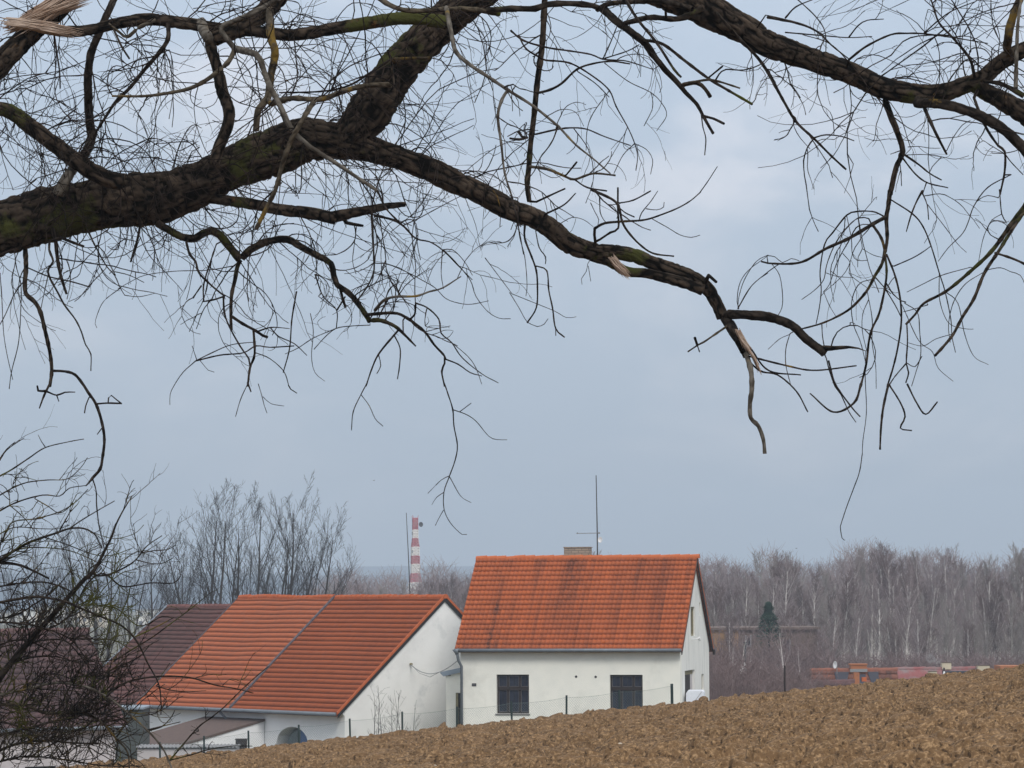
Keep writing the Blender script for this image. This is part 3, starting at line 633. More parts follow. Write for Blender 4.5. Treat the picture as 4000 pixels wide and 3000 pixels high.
# white covered tank
a = at(2681, 2733, 121.6); b = at(2752, 2697, 121.6)
tk = empty('water_tank', ((a[0]+b[0])/2, 121.6, -5.3), -.1, label='white covered tank standing by the cottage gable door', cat='tank')
w_ = (b[0]-a[0])/2; zt_ = b[2]+5.3
mb = MB().add([(-w_*.98, -.3, 0), (w_, -.3, 0), (w_, .5, 0), (-w_, .5, 0), (-w_, -.3, zt_-.10), (-w_+.07, -.3, zt_), (w_*.72, -.3, zt_+.01), (w_, -.3, zt_-.03), (w_, .5, zt_-.03), (w_*.7, .5, zt_+.02), (-w_+.07, .5, zt_+.02), (-w_, .5, zt_-.10)],
   [(0, 1, 7, 6, 5, 4), (2, 3, 11, 10, 9, 8), (1, 2, 8, 7), (7, 8, 9, 6), (6, 9, 10, 5), (5, 10, 11, 4), (4, 11, 3, 0), (0, 3, 2, 1)])
mb.build('cover', M['white_cloth'], tk, bevel=.02)
MB().tube([(.02, -.315, zt_-.34), (w_*.72, -.315, zt_-.04)], .008, 5).build('strap', M['metal_grey'], tk)

# ------------------------------------------------------------------ chain-link fence
posts = [(3068, 2600, 99), (2624, 2671, 101), (2418, 2695, 102), (2213, 2716, 103), (1997, 2739, 104), (1785, 2760, 105), (1571, 2780, 106), (1366, 2807, 107), (1167, 2831, 108), (970, 2854, 109), (797, 2874, 110), (624, 2898, 111)]
fe = empty('wire_fence', (0, 106, 0), 0, label='sagging green chain-link fence along the far edge of the ploughed field', cat='fence')
tops = []
for i, (px, py, Y) in enumerate(posts):
    p = at(px, py, Y); gz = float(field_z(p[0], p[1])); tops.append(p)
    if i == 0: continue
    r = np.array([0, 0, 0]); lean = R0.uniform(-.03, .03)
    MB().tube([(p[0]-lean, p[1]-106, gz-.3), (p[0], p[1]-106, p[2])], .033 if i != 1 else .045, 8).build('post', M['post_green'], fe)
mb = MB(); lines = []; sp = .085
for i in range(1, len(posts)-1):
    a, b = tops[i], tops[i+1]; ga = float(field_z(a[0], a[1])); gb = float(field_z(b[0], b[1]))
    L = np.linalg.norm((b-a)[:2]); Hh = .5*((a[2]-ga)+(b[2]-gb))-.08; n = int((L+Hh)/sp)
    def P(u, v):
        t = u/L; s_ = .05*4*t*(1-t); top = (a*(1-t)+b*t); gz = ga*(1-t)+gb*t
        z = gz+(top[2]-.06-s_-gz)*v/Hh
        return (top[0], top[1]-106+.02*math.sin(u*3+i), z)
    for k in range(n):
        c = k*sp
        u0_, v0_ = (c, 0) if c < L else (L, c-L); u1_, v1_ = (c-Hh, Hh) if c > Hh else (0, c)
        lines.append((np.array([P(u0_, v0_), P(u1_, v1_)]), np.array([.0017, .0017])))
        lines.append((np.array([P(L-u0_, v0_), P(L-u1_, v1_)]), np.array([.0017, .0017])))
    lines += [(np.array([P(L*q/6, Hh) for q in range(7)]), np.full(7, .004)), (np.array([P(L*q/6, .02) for q in range(7)]), np.full(7, .004))]
V, Q = tubes(lines, 3); npmesh('wire_mesh', V, Q, M['wire'], fe)
p = at(3068, 2600, 99.); gz = float(field_z(p[0], p[1]))
rp = tag(MB().tube([(0, 0, 0), (-.03, 0, (p[2]-gz+.3)*.5), (-.02, 0, p[2]-gz+.3)], .03, 8).build('fence_post', M['wood_dark']), 'single thin rusty post standing at the field crest right of the cottage', 'post'); rp.location = (p[0], 99, gz-.3)

# ------------------------------------------------------------------ houses beyond the crest, right
def simple_house(name, label, pxl, pxr, pyr, Y, w, h, mt, wallm, seed, rz=0, zb=-9.5, nc=12, amp=.02, tone=None, cat='house'):
    a = at(pxl, pyr, Y); b = at(pxr, pyr, Y)
    o = empty(name, (a[0], Y, zb), rz, label=label, cat=cat)
    L = (b[0]-a[0])/math.cos(rz); zr = a[2]-zb
    r = tile_roof('roof', 0, L, zr, w, h, nc, .24, amp, mt, o, seed=seed, tonef=tone, step=.05)
    ridge(0, L, zr, mt, r, .12, .4, seed)
    zt = zr-h+.3*h/w
    wall('wall', .1, L-.1, [(0, zt), (L, zt)], [[L*.2, L*.2+1, zt-2, zt-.9], [L*.7, L*.7+1, zt-2, zt-.9]], .3, wallm, o, (0, -w+.35, 0))
    wall('wall', .1, L-.1, [(0, zt), (L, zt)], [], .3, wallm, o, (0, w-.65, 0))
    for x_ in (.4, L-.1): wall('gable_wall', -w+.66, w-.66, [(-w, zr-h-.1), (0, zr-.15), (w, zr-h-.1)], [], .3, wallm, o, (x_, 0, 0), math.pi/2)
    return o, L, zr
def ts(u, s, r): return np.clip(.6*r+.5*vnoise(u*.9, s*3, 0, 3)+.9*(np.abs(u-1.45) < .12)*(s > .3)*(s < .7), 0, 1)
o1, L, zr = simple_house('tiled_house', 'distant house with a sooty red tiled roof and a broad brick chimney beyond the field', 3163, 3502, 2615, 152, 4, 3.2, M['tile_dull'], M['cream'], 31, tone=ts, nc=14)
def bx(o, Y, x0, x1, y0p, y1p, dy, mt, name, oy=0, parent=None):
    a = at(x0, y1p, Y+oy); b = at(x1, y0p, Y+oy); l = o.location
    return MB().box(a[0]-l[0], b[0]-l[0], oy, oy+dy, a[2]-l[2], b[2]-l[2]).build(name, mt, parent or o)
ch = bx(o1, 152, 3324, 3386, 2597, 2640, .7, M['brick_orange'], 'chimney', -.3); bx(o1, 152, 3320, 3389, 2593, 2598, .8, M['brick_orange'], 'chimney_cap', -.35, ch); bx(o1, 152, 3321, 3388, 2613, 2625, .08, M['metal_grey'], 'flashing', -.42, ch)
bx(o1, 152, 3337, 3357, 2628, 2680, .5, M['brick_orange'], 'chimney', -2.6)
l = o1.location; p = at(3266, 2598, 151.5); ds = dish(o1, (p[0]-l[0], -.4, p[2]-l[2]), .17, (-1, -.5, .1), M['white'])
ds.scale = (1, 1, 1); MB().tube([(p[0]-l[0]+.05, -.35, p[2]-l[2]-.5), (p[0]-l[0]+.05, -.35, p[2]-l[2])], .02, 6).build('dish_pole', M['metal_grey'], o1)
mb = MB()
for (u0_, v0_, u1_, v1_, u2_, v2_) in ((2.75*.4, .1, 1.75, .1, 1.2, .95), (2.0, .15, 2.5, .15, 2.25, .9), (2.6, .1, 3.1, .1, 2.95, .8)):
    f_ = lambda u, v: (u, -v*2.6, zr-v*2.6*3.2/4+.075)
    mb.prism([f_(u0_, v0_), f_(u1_, v1_), f_(u2_, v2_)], (0, -.01, .02))
mb.build('soot_stain', M['soot'], o1)
bx(o1, 152, 3367, 3385, 2646, 2662, .3, M['tile_house'], 'roof_hatch', -2.6)
o2, L, zr = simple_house('low_house', 'distant house with a low dark brown tiled roof before the sooty red one', 2900, 3335, 2661, 146, 4, 2.6, M['tile_mauve'], M['cream'], 32, nc=11)
o3, L, zr = simple_house('metal_roofed_house', 'distant house with a faded pink metal roof at the far right of the roofs', 3503, 3830, 2610, 156, 4, 3, M['pink_metal'], M['cream'], 33, nc=3, amp=.012)
for x0, x1, ya, yb, oy in ((3681, 3716, 2590, 2615, -.2), (3631, 3660, 2624, 2645, -2), (3820, 3866, 2601, 2640, -.5)):
    c = bx(o3, 156, x0, x1, ya, yb, .6, M['cream'], 'chimney', oy); bx(o3, 156, x0-1, x1+1, ya-3, ya-.3, .64, M['brown_wall'], 'chimney_cap', oy-.02, c)
bx(o3, 156, 3694, 3815, 2622, 2665, 1.2, M['soot'], 'dormer', -2.4)
p = at(3688, 2632, 153.4); l = o3.location; MB().tube([(p[0]-l[0], p[1]-l[1], p[2]-l[2]-.3), (p[0]-l[0], p[1]-l[1], p[2]-l[2]+.12)], [.14, .03], 8).build('roof_vent', M['white'], o3)
MB().tube([(p[0]-l[0], p[1]-l[1], p[2]-l[2]+.12), (p[0]-l[0], p[1]-l[1], p[2]-l[2]+.28)], .04, 6).build('vent_cap', M['metal_dark'], o3)
bx(o3, 156, 3908, 3990, 2601, 2640, 2.0, M['brick_orange'], 'outbuilding', -1)
# wispy chimney smoke
sm = bpy.data.materials.new('smoke'); sm.use_nodes = True; N = sm.node_tree.nodes; Lk = sm.node_tree.links; N.remove(N['Principled BSDF'])
pv = N.new('ShaderNodeVolumePrincipled'); pv.inputs['Color'].default_value = (.9, .92, .95, 1); tcn = N.new('ShaderNodeTexCoord'); nn = N.new('ShaderNodeTexNoise'); nn.inputs['Scale'].default_value = 3.5; nn.inputs['Detail'].default_value = 4
mr = N.new('ShaderNodeMapRange'); mr.inputs['From Min'].default_value = .45; mr.inputs['From Max'].default_value = .75; mr.inputs['To Max'].default_value = 1.6
Lk.new(tcn.outputs['Object'], nn.inputs['Vector']); Lk.new(nn.outputs['Fac'], mr.inputs['Value']); Lk.new(mr.outputs['Result'], pv.inputs['Density']); Lk.new(pv.outputs['Volume'], N['Material Output'].inputs['Volume'])
p0 = at(3690, 2588, 156.); P_ = [at(3690, 2590, 156.), at(3668, 2578, 156.2), at(3650, 2590, 156.4), at(3636, 2570, 156.6), at(3622, 2555, 156.8)]
s_o = MB().tube([np.array(q)-p0 for q in P_], [.08, .18, .24, .26, .2], 10).build('smoke', sm); s_o.location = tuple(p0)
tag(s_o, 'thin pale wisp of smoke drifting left from a cream chimney', 'smoke', kind='stuff')
# flat-roofed ochre building in the trees
Yb = 214.; a = at(2740, 2452, Yb); b = at(3192, 2452, Yb)
ob = empty('ochre_building', (a[0], Yb, -10), 0, label='flat-roofed ochre and brown building half hidden by bare trees', cat='building')
zt = a[2]+10; Wd = b[0]-a[0]; sx = (2884-2740)/(3192-2740)*Wd
def lw(px): return at(px, 2500, Yb)[0]-a[0]
wall('wall', 0, sx, [(0, zt-.15), (sx, zt-.15)], [], .3, M['yellow_wall'], ob)
wall('wall', sx+.01, Wd, [(0, zt-.15), (Wd, zt-.15)], [[lw(2914), lw(2932), zt-1.2, zt-.55], [lw(3060), lw(3085), zt-1.6, zt-.8]], .3, M['brown_wall'], ob)
for x_, x2 in ((2914, 2932), (3060, 3085)):
    z1_, z2_ = (zt-1.2, zt-.55) if x_ < 3000 else (zt-1.6, zt-.8)
    w_ = MB().box(lw(x_)-.06, lw(x_)+.04, -.04, .1, z1_-.06, z2_+.06).box(lw(x2)-.04, lw(x2)+.06, -.04, .1, z1_-.06, z2_+.06).box(lw(x_)+.04, lw(x2)-.04, -.04, .1, z1_-.06, z1_+.05).build('window', M['metal_grey'], ob)
    MB().box(lw(x_)+.001, lw(x2)-.001, .12, .14, z1_, z2_).build('pane', M['glass'], w_)
MB().box(-.2, Wd+.2, -.25, 8, zt-.148, zt).build('roof', M['brown_wall'], ob)
MB().box(0, .3, .31, 7.8, 0, zt-.15).box(Wd-.3, Wd, .31, 7.8, 0, zt-.15).box(.31, Wd-.31, 7.5, 7.8, 0, zt-.15).build('wall', M['brown_wall'], ob)
MB().box(Wd*.1, Wd, -3.2, -.01, 0, zt-2.9).build('extension', M['plaster_mauve'], ob)
# pole with a white plastic bag
p = at(2911, 2512, 178.)
pl = empty('pole', (p[0], 178, -9.3), 0, label='thin dark pole in front of the ochre building', cat='pole'); MB().tube([(0, 0, 0), (0, 0, p[2]+9.3)], .05, 8).build('shaft', M['metal_dark'], pl)
MB().box(-.1, .1, -.06, .06, p[2]+9.3, p[2]+9.36).build('cap', M['metal_dark'], pl)
A_ = at(2907, 2588, 177.6); B_ = at(2898, 2626, 177.6); mb = MB()
pts = [A_*(1-t)+B_*t-A_ for t in np.linspace(0, 1, 9)]
mb.tube(pts, [.05, .10, .11, .075, .10, .13, .14, .13, .05], 10)
bg = mb.build('plastic_bag', M['white'], smooth=True); bg.location = tuple(A_); tag(bg, 'crumpled white plastic bag caught beside the thin dark pole', 'plastic bag')

# ------------------------------------------------------------------ mast
Ym = 480.
def mx(px): return at(px, 2150, Ym)[0]
cx = mx(1622); zb = -10.0; mr_ = empty('radio_mast', (cx, Ym, zb), .25, label='tall red and white banded radio mast rising above the wood', cat='mast')
def mz(py): return at(1622, py, Ym)[2]-zb
u_ = F/Ym
segs = [(2024, 2070, 11, 11, 'mast_red'), (2070, 2103, 11.5, 11.5, 'mast_white'), (2103, 2137, 11.5, 16, 'mast_red'), (2137, 2172, 16.5, 16.5, 'mast_white'), (2172, 2204, 17, 17, 'mast_red'), (2204, 2240, 17.5, 18, 'mast_white'), (2240, 2276, 18, 26, 'mast_red'), (2276, 2330, 26, 34, 'mast_white'), (2330, 2640, 34, 60, 'mast_red')]
for a, b, wt, wb, mt in segs:
    z1_, z0_ = mz(a), mz(b); wt, wb = wt/u_/1.25, wb/u_/1.25; mb = MB()
    cs = [(-1, -1), (1, -1), (1, 1), (-1, 1)]
    for sx_, sy_ in cs: mb.tube([(sx_*wb, sy_*wb, z0_+.003), (sx_*wt, sy_*wt, z1_-.003)], .065, 6)
    nseg = 3 if a < 2300 else 8
    for j in range(nseg):
        t0, t1 = j/nseg, (j+1)/nseg; w0 = wb+(wt-wb)*t0; w1 = wb+(wt-wb)*t1; za, zb_ = z0_+(z1_-z0_)*t0, z0_+(z1_-z0_)*t1
        for k in range(4):
            c_, d_ = cs[k], cs[(k+1) % 4]
            mb.tube([(c_[0]*w0, c_[1]*w0, za), (d_[0]*w1, d_[1]*w1, zb_)], .05, 4).tube([(d_[0]*w0, d_[1]*w0, za), (c_[0]*w1, c_[1]*w1, zb_)], .05, 4).tube([(c_[0]*w1, c_[1]*w1, zb_), (d_[0]*w1, d_[1]*w1, zb_)], .06, 4)
    # ladder shaft and cable trunk inside
    mb.box(-wt*.16, wt*.16, -wt*.12, wt*.12, z0_+.01, z1_-.01)
    mb.build('mast_section', M[mt], mr_)
mb = MB()
for s_ in (-1, 1): mb.tube([(s_*.32, -.3, mz(2024)), (s_*.42, -.3, mz(2013))], .035, 5)
mb.tube([(-.33, .3, mz(2024)), (-.42, .3, mz(2017))], .035, 5); mb.build('rod', M['mast_red'], mr_)
dish(mr_, (.72, -.35, mz(2049)), .36, (.35, -1, 0), M['metal_dark'], depth=.35)
for px, py in ((1608, 2084), (1607, 2155), (1612, 2290)): MB().box(mx(px)-cx-.08, mx(px)-cx+.10, -.55, -.4, mz(py)-.22, mz(py)+.22).build('panel_antenna', M['metal_grey'], mr_)

# ------------------------------------------------------------------ far town
Yt = 900.; rng = random.Random(5)
for i, (x0, x1, y0, y1, mt) in enumerate([(138, 200, 2374, 2460, 'town'), (205, 285, 2368, 2460, 'town_white'), (290, 345, 2372, 2460, 'town'), (350, 408, 2370, 2455, 'town'), (-60, 60, 2395, 2465, 'town_white'), (66, 130, 2385, 2462, 'town_white'), (532, 640, 2384, 2460, 'town_white'), (700, 790, 2396, 2455, 'town_white'), (820, 930, 2372, 2440, 'town_white'), (1040, 1085, 2360, 2420, 'town')]):
    Y_ = Yt+rng.uniform(-40, 60); a = at(x0, y1+20, Y_); b = at(x1, y0, Y_)
    o = empty('apartment_block', (a[0], Y_, a[2]-3), rng.uniform(-.2, .2), label='pale distant apartment block in the valley beyond the bare trees', cat='building', group='apartment blocks in the far valley')
    W_, H_ = b[0]-a[0], b[2]-a[2]+3; MB().box(0, W_, 0, 9, 0, H_).build('wall', M[mt], o)
    MB().box(-.3, W_+.3, -.3, 9.3, H_+.002, H_+.35).build('roof', M['metal_grey'], o)
    n = max(2, int(W_/2.2)); mb = MB()
    for j in range(n):
        for k in range(3): mb.box(W_*(j+.3)/n, W_*(j+.7)/n, -.05, -.002, H_-1.6-k*2.4, H_-.5-k*2.4)
    mb.build('windows', M['metal_dark'], o)['kind'] = 'stuff'
# ------------------------------------------------------------------ birds
for px, py, Y, r in ((1461, 1877, 520, .9), (3111, 2142, 560, -.9)):
    p = at(px, py, Y); mb = MB()
    mb.tube([(-.2, 0, 0), (-.12, 0, .01), (0, 0, .02), (.12, 0, .01), (.2, 0, .03), (.25, 0, .02)], [.01, .03, .05, .04, .025, .006], 8)
    mb.add([(-.06, 0, .02), (.08, 0, .03), (.02, -.16, .05), (-.08, -.34, .02)], [(0, 1, 2, 3)]).add([(-.06, 0, .03), (.08, 0, .04), (.02, .16, .06), (-.08, .34, .03)], [(0, 3, 2, 1)])
    o = mb.build('bird', M['metal_dark']); o.location = tuple(p); o.rotation_euler = (0, 0, r)
    tag(o, 'tiny dark bird flying in the grey sky ' + ('left of the red and white mast' if px < 2000 else 'above the birch wood at right'), 'bird')
